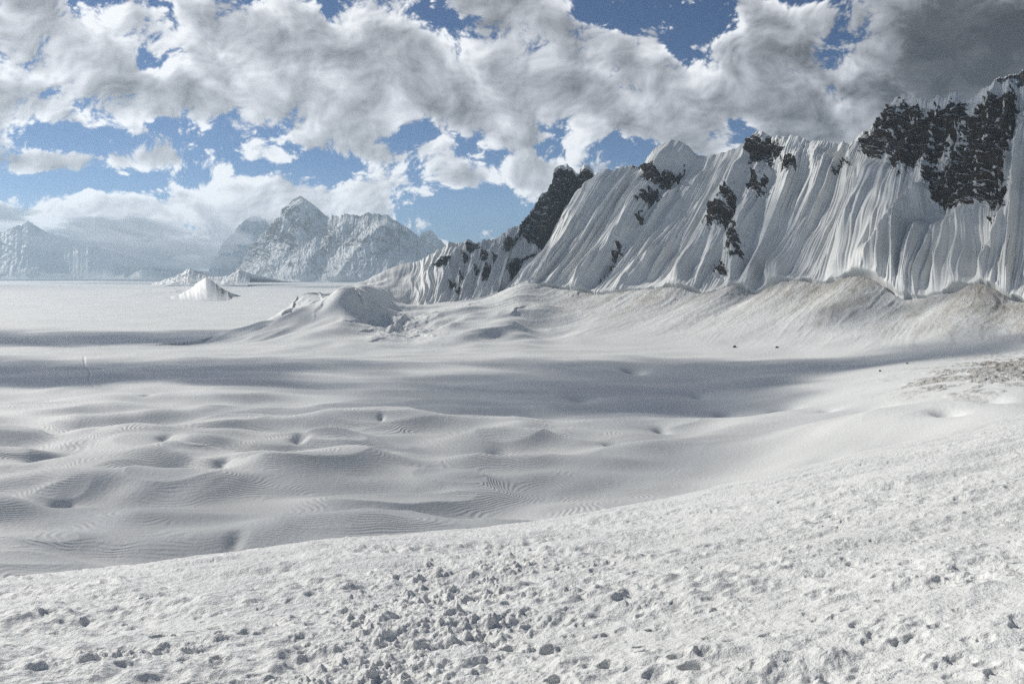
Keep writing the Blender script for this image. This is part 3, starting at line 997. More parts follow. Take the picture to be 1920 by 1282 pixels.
def wall_disp(X, Y, Z, u, v, w, t):
    a1 = fbm(w / 150, t * 1.5, 3, seed=201)
    ww = w + 8 * pn(w / 130, t * 1.2, 202) + 1.5 * pn(w / 30, t * 1.6, 203)
    env = sm(t, -0.03, 0.14) * (1 - 0.80 * sm(t, 0.88, 1.0))
    f1 = ridged(ww / 64, t * 0.9, 2, seed=205)
    f2 = 1 - np.abs(pn(ww / 19, t * 0.7, 206)) * 1.9
    f3 = 1 - np.abs(pn(ww / 7.6, t * 0.9, 207)) * 1.9
    f4 = 1 - np.abs(pn(ww / 3.3, t * 1.2, 208)) * 1.9
    m2 = np.clip(0.65 + 1.1 * fbm(w / 80, t * 2.2, 3, seed=209), 0.05, 1.5)
    m3 = np.clip(0.65 + 1.3 * fbm(w / 50, t * 3, 3, seed=210), 0.05, 1.5)
    smooth_ = 1 - 0.75 * np.clip(bl(u, v, [(1265, 290, 40, 26, 1), (1180, 560, 60, 60, .5), (1450, 430, 40, 70, .5, 30), (1130, 350, 40, 40, .5)]), 0, 1)
    d = 14.0 * (f1 - 0.5) + smooth_ * (7.5 * m2 * m2 * (f2 - 0.4) + 1.6 * m3 * (f3 - 0.4) + 2.6 * m3 * np.minimum(np.abs(pn(ww / 8.5, t * 0.6, 217)) * 2.6, 1) + 1.3 * np.minimum(np.abs(pn(ww / 3.9, t * 0.9, 218)) * 2.4, 1))
    d = d + 1.5 * tents(u, v, WALL_RIBS) * (0.95 + 0.12 * pn(w / 14, t * 7, 215)) + 9 * a1
    # big bays between the ribs of the lower right wall
    d = d * env
    rock = 0
    uu = u + 11 * fbm(u / 26, v / 26, 4, 0.6, seed=241)
    vv = v + 13 * fbm(u / 22, v / 34, 4, 0.6, seed=243)
    for pl, s_, _ in WALL_ROCKS:
        rock = np.maximum(rock, poly_mask(uu, vv, pl, s_ * 1.1))
    # snow gullies and ledges that cross the buttresses
    gul = ridged((u + 0.5 * v) / 30, (v - 0.2 * u) / 60, 4, 0.6, seed=245)
    rock = rock * (1 - 0.85 * sm(gul, 0.58, 0.80)) * np.clip(0.9 + 0.5 * fbm(u / 14, v / 14, 3, 0.6, seed=247), 0.3, 1.1)
    big = fbm(X / 22, (Z + Y * 0.3) / 26, 5, 0.6, seed=221)
    jag = ridged(X / 17, (Z + 0.4 * Y) / 21, 5, 0.6, seed=222)
    blk = cells(X / 24 + 0.3 * Z / 24, Z / 17, 3, 0.6, seed=248)
    d = d + rock * (1 - 0.6 * sm(t, 0.88, 1.0)) * (16 * (jag - 0.35) + 7 * big + 17 * (blk - 0.5) + 3)
    # hanging ice and cornices at the crest
    corn = sm(t, 0.955, 0.99) * (1 + pn(w / 9, 0.0 * w, 225) + 0.7 * pn(w / 3.7, 0 * w, 226))
    d = d + 1.6 * corn * (1 - 0.6 * rock)
    # serac block under the crest
    ser = np.exp(-((u - 1528) / 24) ** 2 - ((v - 300) / 24) ** 2)
    d = d + ser * (7 + 5.0 * np.abs(((v + 3 * pn(u / 12, v / 30, 228)) / 11) % 1 - 0.5))
    dome = np.exp(-((u - 1262) / 46) ** 2 - ((v - 296) / 26) ** 2)
    d = d + dome * 12
    # bergschrund: undercut just above the fans
    gap = 0.35 + 0.65 * sm(fbm(w / 26, w * 0, 3, seed=229), -0.5, 0.15)
    d = d + 2.0 * np.exp(-((t - 0.042) / 0.014) ** 2) * gap - 13 * gap * (1 - sm(t, 0.012 + 0.012 * gap, 0.020 + 0.016 * gap))
    dirt = np.clip(bl(u, v, [(1620, 470, 60, 40, .5), (1060, 450, 60, 50, .35), (1850, 480, 80, 50, .45), (1480, 510, 60, 20, .4), (1280, 500, 60, 50, .2), (1580, 380, 80, 60, .25), (1900, 400, 60, 60, .3)]), 0, 0.7)
    rk = rock * 1.0 + 0.30 * np.clip(bl(u, v, [(1385, 330, 50, 70, 1.1), (1440, 275, 60, 34, 1.2), (1360, 470, 30, 50, .9), (1225, 350, 30, 60, .9), (1700, 330, 90, 16, .8), (1800, 390, 90, 14, .8), (1500, 290, 60, 30, .6)]), 0, 1)
    return d, dict(rock=rk, dirt=dirt, flute=w)


def foot_px(u, back=3.0, lift=0.0):
    v = smooth_tab(u, FOOT[:, 0], FOOT[:, 1])
    Yc = smooth_tab(u, FOOT[:, 0], FOOT[:, 2])
    return v, Yc + back


ROCK_WALL = ((0.022, 0.016, 0.012), (0.095, 0.066, 0.046), (0.060, 0.036, 0.023))


def build_wall():
    m = mat_wall('fluted_snow', 0.075, ROCK_WALL, 0.60)
    ur = np.concatenate([dense_axis([1040, 2010], 0.62), dense_axis([2012, 2700], 4.0)])
    vr = np.interp(ur, CREST[:, 0], CREST[:, 1]) * 0.5 + smooth_tab(ur, CREST[:, 0], CREST[:, 1]) * 0.5
    # small cornice teeth along the crest
    jag = fbm(ur / 11.0, ur * 0, 4, 0.6, seed=231) * 3.2 + fbm(ur / 4.0, ur * 0, 2, seed=233) * 1.2
    quiet = np.clip(np.exp(-((ur - 1262) / 42) ** 2) + np.exp(-((ur - 1345) / 36) ** 2) + np.exp(-((ur - 1140) / 30) ** 2), 0, 0.85)
    vr = vr - jag * (1 - quiet) * (0.6 + 0.8 * sm(ur, 1390, 1700))
    ub = smooth_tab(ur, FALL[:, 0], FALL[:, 1])
    vb, Yb = foot_px(ub, 3.0)
    vb = vb + 1.0
    Yb0 = smooth_tab(ub, FOOT[:, 0], FOOT[:, 2])
    k = 121
    Ysm = np.convolve(np.pad(Yb0, k // 2, mode='edge'), np.ones(k) / k, 'valid')
    Yr = Ysm + 175
    Yr = Yr + 90 * (1 - sm(ur, 1040, 1125))
    build_relief('mountain_wall', 'long fluted snow wall with brown rock buttresses along the right side', None, ub, vb, Yb, ur, vr, Yr, 430, wall_disp, m, WALL_ROCKS, None)


# ---- the ridge with the dark twin tower
CREST2 = np.array([(590, 556), (620, 549), (640, 543), (655, 533), (680, 527), (705, 516), (735, 505), (765, 493), (792, 487), (815, 474), (832, 466), (845, 456), (862, 452), (880, 452), (900, 453), (915, 450), (932, 445), (945, 437), (960, 430), (972, 420), (985, 405), (1000, 388), (1012, 374), (1020, 360),
                   (1030, 346), (1036, 332), (1040, 320), (1050, 310), (1058, 308), (1068, 314), (1078, 320), (1086, 324), (1089, 312), (1094, 307), (1102, 309), (1107, 318), (1112, 326), (1118, 334), (1140, 345), (1200, 365), (1260, 380)], float)
RIDGE_ROCKS = [
    ([(1036, 326), (1050, 318), (1070, 322), (1084, 330), (1092, 316), (1104, 318), (1116, 338), (1108, 370), (1092, 410), (1078, 440), (1060, 462), (1040, 478), (1016, 470), (990, 450), (972, 438), (986, 410), (1004, 386), (1020, 362)], 10, 'dark twin-topped rock tower'),
    ([(955, 515), (968, 494), (990, 486), (1020, 484), (1040, 470), (1030, 492), (1008, 506), (985, 522), (964, 536)], 9, 'dark rock band below the tower'),
    ([(815, 498), (830, 486), (846, 488), (838, 502), (824, 506)], 6, ''),
    ([(872, 456), (896, 456), (900, 468), (884, 472), (876, 466)], 6, ''),
    ([(866, 470), (878, 482), (872, 490)], 5, ''),
    ([(904, 470), (918, 476), (912, 492), (902, 486)], 7, ''),
    ([(912, 500), (924, 504), (918, 530), (908, 534)], 6, ''),
    ([(842, 528), (852, 530), (856, 540), (846, 540)], 6, ''),
    ([(950, 452), (970, 450), (966, 466), (950, 474)], 8, ''),
    ([(862, 512), (870, 524), (866, 530)], 4, ''), ([(926, 480), (936, 486), (930, 500)], 5, ''), ([(852, 548), (864, 544), (860, 554)], 4, ''), ([(890, 500), (898, 506), (892, 516)], 4, ''),
]
RIDGE_RIBS = [([(862, 456), (850, 480), (838, 510), (826, 545)], 16, 16, 14), ([(932, 450), (925, 470), (912, 500), (905, 530)], 16, 14, 14), ([(900, 455), (888, 480), (880, 510), (872, 545)], 14, 14, 10), ([(1000, 430), (978, 460), (962, 490), (948, 530)], 20, 14, 16),
              ([(1040, 400), (1020, 440), (1000, 480)], 24, 20, 16), ([(960, 435), (945, 470), (932, 510), (925, 545)], 14, 14, 10), ([(832, 470), (815, 500), (800, 540)], 14, 14, 6)]


def ridge_disp(X, Y, Z, u, v, w, t):
    ww = w + 16 * pn(w / 80, t * 2.2, 302)
    env = sm(t, 0, 0.12)
    right = sm(u, 740, 830)
    f1 = ridged(ww / 46, t * 1.1, 2, seed=305)
    f2 = 1 - np.abs(pn(ww / 15, t * 1.6, 306)) * 1.9
    f3 = 1 - np.abs(pn(ww / 6, t * 2.2, 307)) * 1.9
    d = 10 * (f1 - 0.5) + 5.0 * (f2 - 0.4) + 2.0 * (f3 - 0.4)
    d = d * (0.13 + 0.87 * right) + tents(u, v, RIDGE_RIBS) + 6 * fbm(w / 90, t * 2, 3, seed=308) * (1 - right)
    rock = 0
    for pl, s_, _ in RIDGE_ROCKS:
        rock = np.maximum(rock, poly_mask(u, v, pl, s_ * 0.8))
    jag = ridged(X / 22, (Z + 0.4 * Y) / 26, 5, 0.6, seed=322)
    d = d * env + rock * (1 - 0.75 * sm(t, 0.80, 0.98)) * (18 * (jag - 0.35) + 12 * (cells(X / 26, Z / 20, 3, 0.6, seed=323) - 0.5) + 5)
    scatter = 0.34 * np.clip(bl(u, v, [(930, 490, 60, 40, 1), (850, 500, 40, 40, .9), (1000, 440, 40, 40, 1)]), 0, 1)
    return d, dict(rock=rock + scatter, dirt=0.15 + 0 * u, flute=w)


def build_ridge():
    m = mat_wall('ridge_snow', 0.085, ((0.022, 0.022, 0.022), (0.075, 0.068, 0.060), (0.060, 0.045, 0.034)), 0.62)
    ur = dense_axis([590, 1260], 0.8)
    vr = np.interp(ur, CREST2[:, 0], CREST2[:, 1])
    vr = vr - (fbm(ur / 9.0, ur * 0, 4, 0.6, seed=331) * 2.4) * sm(ur, 800, 850)
    ub = ur - 12 - 48 * sm(ur, 760, 1000)
    vb, Yb = foot_px(ub, 6.0)
    lim = smooth_tab(np.minimum(ub, 930), FOOT[:, 0], FOOT[:, 1])
    vb = np.where(ub > 930, lim, vb)
    Yb = np.where(ub > 930, 1640, Yb)
    Yr = Yb + 210 - 40 * sm(ur, 760, 900)
    build_relief('mountain_ridge', 'snowy ridge rising to a dark rock tower behind the fluted wall', None, ub, vb, Yb, ur, vr, Yr, 300, ridge_disp, m, RIDGE_ROCKS, None, back=260)


# ---- far mountains
CREST3 = np.array([(425, 530), (440, 508), (452, 486), (462, 470), (476, 455), (490, 443), (500, 432), (508, 424), (518, 412), (528, 400), (538, 388), (546, 376), (552, 372), (558, 370), (563, 367), (568, 370), (574, 374), (582, 379), (590, 386), (597, 393), (603, 402), (612, 405), (622, 403), (632, 405), (641, 402), (650, 399),
                   (656, 404), (668, 402), (676, 405), (688, 399), (700, 401), (712, 400), (718, 404), (727, 403), (734, 411), (742, 415), (752, 420), (764, 428), (774, 436), (782, 446), (792, 452), (804, 460), (818, 468), (835, 476), (860, 492), (900, 515), (940, 528)], float)
FAR_SPURS = [
    ([(562, 368), (545, 400), (520, 435), (500, 455), (478, 485), (455, 520)], 26, 60, 330),
    ([(600, 398), (606, 430), (590, 470), (575, 510)], 30, 30, 90),
    ([(655, 402), (640, 430), (610, 465), (578, 492), (572, 515)], 44, 40, 210), ([(690, 402), (672, 440), (648, 480), (625, 510)], 30, 34, 150),
    ([(730, 405), (716, 432), (690, 455), (665, 485), (640, 525)], 40, 90, 360), ([(700, 440), (690, 462), (660, 500), (640, 530)], 24, 60, 300), ([(760, 428), (780, 455), (800, 490)], 22, 40, 160),
    ([(730, 450), (745, 480), (760, 505)], 26, 22, 120), ([(462, 470), (470, 500), (480, 525)], 20, 22, 100)]


def far_disp_factory(spurs, amp, seed, rock_bias, gain=1.0):
    def disp(X, Y, Z, u, v, w, t):
        s = amp / 100
        ww = w + 120 * s * pn(w / (420 * s), t * 3, seed + 2)
        d = 1.15 * tents(u + 4 * fbm(w / (100 * s), t * 9, 3, seed=seed + 9), v, spurs)
        r1 = ridged(ww / (260 * s), t * 1.8, 4, 0.55, seed=seed + 3)
        r2 = ridged(ww / (75 * s) + t * 1.5, t * 6.0, 4, 0.6, seed=seed + 4)
        d = d + amp * 1.1 * (r1 - 0.3) + amp * 0.42 * (r2 - 0.3)
        d = d + amp * 0.15 * fbm(ww / (22 * s), t * 22, 4, 0.6, seed=seed + 6)
        d = d * sm(t, 0, 0.10) * (1 - 0.97 * sm(t, 0.86, 1.0)) * gain
        rock = np.clip(rock_bias + 0.30 * fbm(w / (200 * s), t * 5, 4, 0.6, seed=seed + 5) + 0.22 * sm(t, 0.25, 0.8) - 0.35 * (1 - sm(t, 0.05, 0.22)), 0, 0.78)
        return d, dict(rock=rock, dirt=0 * u, flute=w)
    return disp


def build_far():
    rockc = ((0.055, 0.052, 0.050), (0.13, 0.12, 0.115), (0.09, 0.08, 0.075))
    m = mat_wall('far_mountain', 0.010, rockc, 0.66, bumpd=8.0, flute=False)
    ur = dense_axis([425, 940], 0.55)
    vr = np.interp(ur, CREST3[:, 0], CREST3[:, 1]) - fbm(ur / 7.0, ur * 0, 4, 0.65, seed=401) * 2.4 * (1 - 0.85 * np.exp(-((ur - 562) / 34) ** 2))
    vb = np.interp(ur, [425, 560, 640, 760, 940], [531, 529, 532, 534, 536])
    Yb = np.interp(ur, [425, 640, 940], [8400, 7600, 7200])
    build_relief('mountain_massif', 'pointed snow and rock massif rising blue-white beyond the glacier plain', None, ur, vb, Yb, ur, vr, Yb + 1300, 300, far_disp_factory(FAR_SPURS, 90, 410, 0.41, 0.72), m, [], None, back=2200, curve=1.15, foot_sink=60, nz=0.12)
    # shoulder behind it, half lost in cloud
    c = np.array([(395, 500), (410, 470), (420, 452), (436, 440), (446, 424), (460, 412), (474, 405), (486, 405), (498, 414), (510, 428), (530, 445), (560, 460), (600, 480)], float)
    ur = dense_axis([395, 600], 1.0)
    vr = np.interp(ur, c[:, 0], c[:, 1]) - fbm(ur / 8.0, ur * 0, 4, 0.65, seed=421) * 2.5
    build_relief('mountain_shoulder', 'pale mountain shoulder behind the pointed massif, half lost in haze', None, ur - 10, 527 + 0 * ur, 13500 + 0 * ur, ur, vr, 14800 + 0 * ur, 120, far_disp_factory([([(480, 404), (450, 450), (430, 500)], 30, 40, 300)], 110, 430, 0.30, 0.6), m, [], None, back=1600, foot_sink=60, nz=0.12)
    # small peak to the right, just behind the massif
    c = np.array([(770, 470), (784, 448), (792, 436), (800, 433), (806, 431), (814, 436), (820, 446), (828, 452), (838, 466), (860, 490)], float)
    ur = dense_axis([770, 860], 0.8)
    vr = np.interp(ur, c[:, 0], c[:, 1]) - fbm(ur / 6.0, ur * 0, 4, 0.65, seed=441) * 2.0
    build_relief('mountain_peak', 'small pale peak between the massif and the dark ridge', None, ur, 520 + 0 * ur, 11500 + 0 * ur, ur, vr, 12500 + 0 * ur, 120, far_disp_factory([], 110, 450, 0.40), m, [], None, back=1500, foot_sink=60, nz=0.12)
    # range at the left, under the clouds
    c = np.array([(-420, 430), (-300, 405), (-200, 440), (-120, 420), (-60, 432), (-20, 440), (20, 428), (40, 420), (52, 415), (64, 424), (80, 440), (110, 455), (140, 462), (165, 458), (185, 472), (205, 492), (222, 508), (245, 519), (270, 521), (300, 524)], float)
    ur = dense_axis([-420, 300], 1.3)
    vr = np.interp(ur, c[:, 0], c[:, 1]) - fbm(ur / 14.0, ur * 0, 5, 0.6, seed=461) * 4
    Yb = np.interp(ur, [-420, 0, 300], [12000, 12800, 13500])
    build_relief('mountain_range', 'hazy blue mountain range under the cloud bank at the far left', None, ur, 524 + 0 * ur, Yb, ur, vr, Yb + 1300, 160, far_disp_factory([], 130, 470, 0.28, 0.6), m, [], None, back=2500, foot_sink=60, nz=0.12)
    c = np.array([(235, 522), (250, 512), (265, 505), (280, 510), (300, 518), (330, 523)], float)
    ur = dense_axis([235, 330], 1.5)
    vr = np.interp(ur, c[:, 0], c[:, 1])
    build_relief('mountain_spur', 'low hazy spur beside the foot of the far left range', None, ur, 524 + 0 * ur, 13800 + 0 * ur, ur, vr, 14300 + 0 * ur, 50, far_disp_factory([], 60, 480, 0.3), m, [], None, back=900, foot_sink=60, nz=0.12)
    # ice pyramid standing out of the plain
    mp = mat_wall('ice_pyramid', 0.02, rockc, 0.80, bumpd=3.0, flute=False)
    c = np.array([(296, 563), (315, 558), (335, 553), (350, 547), (360, 541), (370, 533), (379, 526), (386, 521), (393, 524), (401, 530), (410, 537), (420, 544), (428, 549), (436, 557)], float)
    ur = dense_axis([296, 436], 0.5)
    vr = np.interp(ur, c[:, 0], c[:, 1])
    ub = ur + 4 * np.sin((ur - 296) / 140 * math.pi)
    vr = vr - 1.2 * fbm(ur / 12, ur * 0, 3, seed=492)
    build_relief('ice_pyramid', 'small snow pyramid with shade coloured into its right face standing out of the glacier plain', None, ub, 568 + 0 * ur, 2280 + 0 * ur, ur, vr, 2650 + 0 * ur, 110,
                 lambda X, Y, Z, u, v, w, t: (tents(u, v, [([(386, 515), (392, 530), (402, 548), (408, 564)], 90, 18, 14)]) * sm(t, 0, .1) + 2 * ridged(w / 20, t * 3, 4, seed=491), dict(rock=0.60 * sm(u - (386 + (v - 515) * 0.45), 0, 6), dirt=0 * u, flute=w)), mp, [], None, back=110, foot_sink=20, nz=0.3)  # rock colour darkens the right face in place of its shade
    # low snow ridge that ties the pyramid to the foot of the massif
    c = np.array([(285, 532), (300, 527), (318, 521), (334, 516), (345, 509), (356, 503), (364, 508), (372, 513), (384, 516), (398, 519), (414, 519), (430, 516), (442, 509), (450, 505), (470, 520)], float)
    ur = dense_axis([285, 470], 0.6)
    vr = np.interp(ur, c[:, 0], c[:, 1]) - fbm(ur / 8.0, ur * 0, 4, 0.6, seed=496) * 1.5
    build_relief('snow_spur', 'low snow ridge running out from the foot of the pointed massif', None, ur - 6, 541 - 6 * sm(ur, 285, 330) + 0 * ur, 4700 + 0 * ur, ur, vr, 5100 + 0 * ur, 110, far_disp_factory([([(356, 503), (340, 515), (325, 530)], 20, 14, 30), ([(442, 509), (432, 520), (425, 532)], 10, 14, 40)], 26, 497, 0.16), mp, [], None, back=500, foot_sink=30, nz=0.2)
    # high peak behind the right buttress
    c = np.array([(1790, 300), (1820, 240), (1845, 200), (1858, 165), (1868, 148), (1884, 144), (1902, 138), (1925, 130), (1960, 120), (2050, 100), (2200, 150)], float)
    mh = mat_wall('high_peak', 0.03, ROCK_WALL, 0.62, bumpd=4.0, flute=False)
    ur = dense_axis([1790, 2200], 1.2)
    vr = np.interp(ur, c[:, 0], c[:, 1]) - fbm(ur / 9.0, ur * 0, 5, 0.6, seed=495) * 4
    build_relief('mountain_summit', 'dark rocky summit in shadow behind the top of the right buttress', None, ur, 500 + 0 * ur, 1500 + 0 * ur, ur, vr, 1750 + 0 * ur, 150, far_disp_factory([], 30, 500, 0.55), mh, [], None, back=500, nz=0.12)


build_wall()
build_ridge()
build_far()
# ---MOUNTEND---


# ------------------------------------------------------------------ clouds and air
def build_clouds():
    """the cloud cover seen over the mountains: a far shell 45 km out, from the horizon up to below the sun"""
    m, g = mat('cloud_cover')
    col = g.n('ShaderNodeAttribute', attribute_name='cloud')
    em = g.n('ShaderNodeEmission', {'Color': col.outputs['Color'], 'Strength': 1.0})  # shell glows with the painted cloud light and shade
    tr = g.n('ShaderNodeBsdfTransparent')
    mx = g.n('ShaderNodeMixShader', {0: col.outputs['Alpha'], 1: tr.outputs[0], 2: em.outputs[0]})
    g.n('ShaderNodeOutputMaterial', {'Surface': mx.outputs[0]})
    m.cycles.emission_sampling = 'NONE'
    fine = np.arange(-37.0, 37.001, 0.052)
    side = np.arange(37.5, 180.01, 0.9)
    az = np.radians(np.concatenate([-side[::-1], fine, side]))
    el = np.radians(np.concatenate([np.arange(-0.6, 19.5, 0.048), np.arange(19.6, 31.01, 0.35)]))
    A, E = np.meshgrid(az, el)
    ac = np.clip(A, -1.0, 1.0)
    u = 960 + F * (np.tan(ac) + (A - ac) * 2.2)
    v = 500 - F * np.tan(E) / np.cos(ac)
    c, al = cloud_field(u.astype(f32), v.astype(f32))
    al = al * sm(-E, -math.radians(30.5), -math.radians(25))
    R_ = 45000.0 - 2500.0 * al
    X, Y, Z = R_ * np.sin(A) * np.cos(E), R_ * np.cos(A) * np.cos(E), R_ * np.sin(E)
    keepq = (al[:-1, :-1] + al[1:, 1:] + al[1:, :-1] + al[:-1, 1:]) > 0.002
    me = grid_mesh('clouds', X, Y, Z, dict(cloud=np.concatenate([c, al[..., None]], -1)), keep=keepq)
    link('clouds', me, m, kind='stuff', label='broken grey and white cloud cover filling the sky over the mountains')


# shade thrown on the snow: photograph place, distance (None = on the basin floor), radii on the ground, optical depth
SHADE = [
    # far plain bands at the left
    (60, 638, 1100, 330, 70, 2.2), (330, 632, 1180, 160, 60, 2.0), (-300, 640, 1100, 300, 160, 2.0), (60, 700, 760, 230, 70, 2.2), (230, 682, 830, 110, 30, 1.2), (-250, 690, 800, 200, 90, 2.0),
    (470, 685, 820, 170, 26, 1.3), (800, 682, 830, 160, 18, 0.8), (560, 724, 680, 140, 20, 1.2), (700, 735, 640, 120, 20, 1.0), (640, 772, 560, 80, 20, 0.7), (860, 745, 620, 80, 24, 0.9),
    # right centre
    (1080, 725, 680, 140, 84, 2.0), (980, 760, 590, 110, 36, 1.6), (1200, 700, 760, 120, 70, 1.9), (1320, 705, 740, 120, 60, 2.0), (1540, 690, 740, 170, 40, 1.9), (1700, 685, 700, 100, 30, 1.3), (1150, 800, 500, 70, 26, 0.7), (1330, 760, 560, 60, 30, 0.6),
    # over the walls
    (1300, 350, 1450, 230, 100, 1.0), (1500, 340, 1260, 160, 90, 0.6), (1780, 240, 1150, 240, 140, 2.4), (1900, 450, 960, 140, 90, 0.5), (1130, 370, 1600, 110, 80, 0.9), (1000, 440, 1750, 200, 110, 2.0), (900, 500, 1700, 110, 60, 1.4),  (1380, 480, 1280, 90, 60, 0.6),
    (1680, 600, 960, 200, 50, 0.5), (650, 600, 1400, 60, 40, 0.7),
    # far mountains
    (700, 460, 4900, 700, 500, 0.9),
    # near basin, thin veil
    (200, 900, 370, 330, 130, 0.26), (900, 880, 390, 200, 110, 0.18), (500, 1010, 300, 220, 60, 0.15), (1400, 830, 440, 130, 70, 0.10),
]
CLEAR = [(1130, 520, 1480, 130, 70, 1.0), (700, 650, 980, 300, 60, 1.0), (1040, 600, 1250, 160, 120, 1.0), (1330, 610, 1050, 120, 80, .6), (430, 640, 1100, 60, 60, .9), (150, 655, 960, 240, 14, 0.8), (1680, 430, 1150, 60, 70, 0.4)]


def build_cloud_deck():
    """low clouds overhead whose shade dapples the snow"""
    def plane(u, v, Y):
        p = at(u, v, Y)
        return p - L * ((p[2] + 100) / L[2])
    st = 14.0
    X, Y = np.meshgrid(np.arange(-3600, 1700, st), np.arange(150, 5600, st))
    wx = 60 * fbm(X / 210, Y / 90, 4, 0.55, seed=601)
    wy = 26 * fbm(X / 170, Y / 80, 4, 0.55, seed=603)
    tau = 0
    for u, v, Yd, rx, ry, w in SHADE:
        p = plane(u, v, Yd)
        sc = 1.0
        q = ((X + wx * sc - p[0]) / rx) ** 2 + ((Y + wy * sc - p[1]) / ry) ** 2
        tau = tau + w * np.exp(-q * q * 0.8)
    tau = np.minimum(tau, 2.6)
    clr = 0
    for u, v, Yd, rx, ry, w in CLEAR:
        p = plane(u, v, Yd)
        clr = np.maximum(clr, w * np.exp(-((X + wx - p[0]) / rx) ** 2 - ((Y + wy - p[1]) / ry) ** 2))
    tau = tau * (1 - np.clip(clr, 0, 1))
    n = fbm(X / 150, Y / 70, 5, 0.6, seed=611)
    tau = tau * np.clip(0.95 + 0.9 * n, 0.15, 1.8) + np.clip(n * 0.35 - 0.05, 0, 1) * sm(Y, 450, 800) * sm(-Y, -1500, -1000) * 0.6 - 0.05
    tau = tau * sm(X, -3600, -3300) * sm(-X, -1700, -1500) * sm(Y, 150, 220) * sm(-Y, -5600, -5300)
    SIG = 0.012
    h = np.clip(tau, 0, 3) / SIG * L[2]
    k = np.maximum(1700.0, (0.345 * Y + 100) / (L[2] - 0.345 * L[1]) * 1.05)
    ALT = k * L[2] - 100
    dx, dy = L[0] * k, L[1] * k
    rel = 14 * fbm(X / 60, Y / 60, 3, seed=615) * sm(h, 0, 60)
    R_, K = X.shape
    pos = h > 0.3
    vid = np.arange(R_ * K).reshape(R_, K)
    top = np.stack([X + dx, Y + dy, ALT + rel + 0.75 * h], -1).reshape(-1, 3)
    bot = np.stack([X + dx, Y + dy, ALT + rel - 0.25 * h], -1).reshape(-1, 3)
    bid = np.where(pos, vid + R_ * K, vid)
    keepq = (pos[:-1, :-1] | pos[1:, 1:] | pos[1:, :-1] | pos[:-1, 1:]).reshape(-1)
    f = grid_faces(R_, K)[keepq]
    fb = bid.reshape(-1)[f][:, ::-1]
    top[~pos.reshape(-1), 2] = (ALT + rel).reshape(-1)[~pos.reshape(-1)]
    P = np.concatenate([top, bot])
    fa = np.concatenate([f, fb])
    used = np.unique(fa)
    idx = np.full(len(P), -1, np.int32)
    idx[used] = np.arange(len(used), dtype=np.int32)
    m, g = mat('low_cloud')
    vol = g.n('ShaderNodeVolumePrincipled', {'Color': rgb(0.9, 0.92, 0.95), 'Density': SIG, 'Anisotropy': 0.3})
    g.n('ShaderNodeOutputMaterial', {'Volume': vol.outputs[0]})
    link('low_clouds', mesh_from('low_clouds', P[used], idx[fa]), m, kind='stuff', label='low broken clouds passing overhead and shading the glacier')


def build_haze():
    m, g = mat('haze')
    vol = g.n('ShaderNodeVolumePrincipled', {'Color': rgb(0.70, 0.87, 1.0), 'Density': 0.000046, 'Anisotropy': 0.45})
    g.n('ShaderNodeOutputMaterial', {'Volume': vol.outputs[0]})
    x0, x1, y0, y1, z0, z1 = -16000, 16000, -300, 17500, -330, 830
    V = np.array([(x, y, z) for z in (z0, z1) for y in (y0, y1) for x in (x0, x1)], float)
    Fq = np.array([(0, 2, 3, 1), (4, 5, 7, 6), (0, 1, 5, 4), (2, 6, 7, 3), (0, 4, 6, 2), (1, 3, 7, 5)])
    link('haze', mesh_from('haze', V, Fq, smooth=False), m, kind='stuff', label='thin bluish mountain air over the whole glacier')


def build_mist():
    """the foot of the cloud bank that hangs in front of the far left mountains"""
    m, g = mat('mist')
    vol = g.n('ShaderNodeVolumePrincipled', {'Color': rgb(0.99, 0.99, 1.0), 'Density': 0.0024, 'Anisotropy': 0.4})
    g.n('ShaderNodeOutputMaterial', {'Volume': vol.outputs[0]})
    Vs, Fs, off = [], [], 0
    th = np.linspace(0, 2 * np.pi, 73)[:-1]
    ph = np.linspace(0.02, np.pi - 0.02, 40)
    TH, PH = np.meshgrid(th, ph)
    dx, dy, dz = np.cos(TH) * np.sin(PH), np.sin(TH) * np.sin(PH), np.cos(PH)
    for i, (cu, cv, Yd, ru, rv) in enumerate(MIST):
        c = at(cu, cv, Yd)
        a_, b_ = ru / F * Yd, rv / F * Yd
        n = 0.75 + 0.42 * fbm(dx * 1.7 + 3 * i + dz, dy * 1.7 + dz * 1.3, 5, 0.55, seed=700 + i) + 0.25 * cells(dx * 2.2 + dz + i, dy * 2.2 - dz, 2, seed=720 + i)
        P = np.stack([c[0] + dx * a_ * n, c[1] + dy * a_ * 0.7 * n, c[2] + dz * b_ * n], -1).reshape(-1, 3)
        R_, K = TH.shape
        q = np.arange((R_ - 1) * K).reshape(R_ - 1, K)
        nx = np.roll(q, -1, axis=1)
        f = np.stack([q, q + K, nx + K, nx], -1).reshape(-1, 4)
        Vs.append(P)
        Fs.append(f + off)
        off += len(P)
    link('mist', mesh_from('mist', np.concatenate(Vs), np.concatenate(Fs)), m, kind='stuff', label='pale mist hanging in front of the far left mountains')


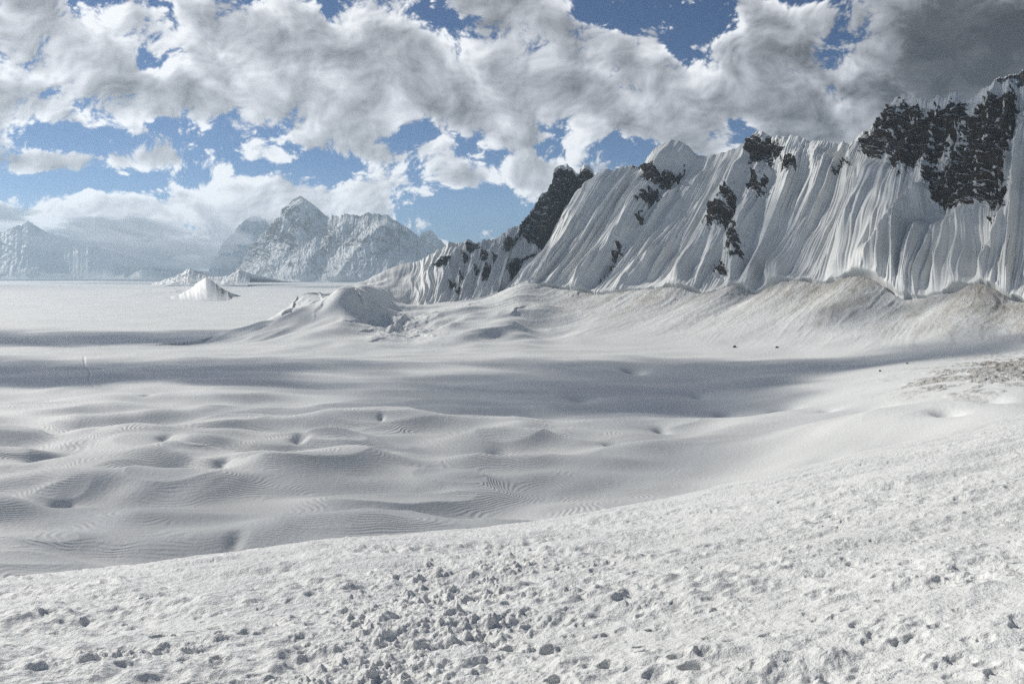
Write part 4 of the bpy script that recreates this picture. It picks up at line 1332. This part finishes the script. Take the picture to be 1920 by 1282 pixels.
MIST = [(330, 474, 9600, 110, 32), (240, 482, 10500, 110, 30), (415, 448, 9900, 60, 28), (150, 450, 11200, 120, 22), (380, 494, 9300, 90, 14), (235, 430, 11000, 120, 28), (480, 406, 9900, 40, 12), (-60, 400, 11500, 120, 22)]
def build_boulders():
    """the few dark blocks that have rolled out onto the snow below the wall"""
    m, g = mat('boulder_rock')
    P = geo(g).outputs['Position']
    n = g.noise(P, 1.2, 6.0, 0.65)
    col = g.mix(g.ramp(n, 0.35, 0.7), rgb(0.035, 0.028, 0.023), rgb(0.11, 0.09, 0.07))
    g.n('ShaderNodeOutputMaterial', {'Surface': snow_bsdf(g, col, bump(g, n, 0.5, 1.0), 0.85, 0.1)})
    r = np.random.default_rng(12)
    for i, (cu, cv, size, text) in enumerate(BOULDERS):
        ax, bz = ray(cu, cv)
        Ys = np.linspace(420, 1500, 2200)
        zs, _ = ground_height(np.full((2200, 1), ax), Ys[:, None])
        zs = zs[:, 0]
        # first place where the line of sight meets the snow
        hit = np.argmax(zs / Ys >= bz)
        Yp, Zp = Ys[hit], zs[hit]
        th = np.linspace(0, 2 * np.pi, 25)[:-1]
        ph = np.linspace(0.05, np.pi - 0.05, 14)
        TH, PH = np.meshgrid(th, ph)
        dx, dy, dz = np.cos(TH) * np.sin(PH), np.sin(TH) * np.sin(PH), np.cos(PH)
        n_ = 0.8 + 0.45 * fbm(dx * 1.3 + 5 * i + dz, dy * 1.3 + dz, 3, seed=800 + i) + 0.2 * cells(dx * 1.5 + dz, dy * 1.5, 2, seed=810 + i)
        V = np.stack([dx * size * n_, dy * size * 0.8 * n_, dz * size * 0.62 * n_], -1).reshape(-1, 3)
        K = TH.shape[1]
        q = np.arange((TH.shape[0] - 1) * K).reshape(-1, K)
        nx = np.roll(q, -1, axis=1)
        f = np.stack([q, q + K, nx + K, nx], -1).reshape(-1, 4)
        o = link('boulder', mesh_from('boulder', V, f, smooth=False), m, label=text, category='boulder', group='dark boulders lying on the snow under the wall')
        o.location = (ax * Yp, Yp, Zp + size * 0.28)
        o.rotation_euler = (0.2 * i, 0.1, r.uniform(0, 6))


BOULDERS = [(1377, 651, 2.4, 'largest dark boulder, alone on the snow below the middle avalanche fans'), (1457, 652, 2.0, 'dark boulder at the lower edge of a dirty avalanche fan'),
            (1701, 682, 1.2, 'small dark stone in the cloud shadow nearest the dirty ice on the right'), (1650, 696, 1.2, 'small dark stone in open shaded snow, lowest of the four')]
build_boulders()
build_clouds()
build_mist()
build_cloud_deck()
build_haze()
# ---END---
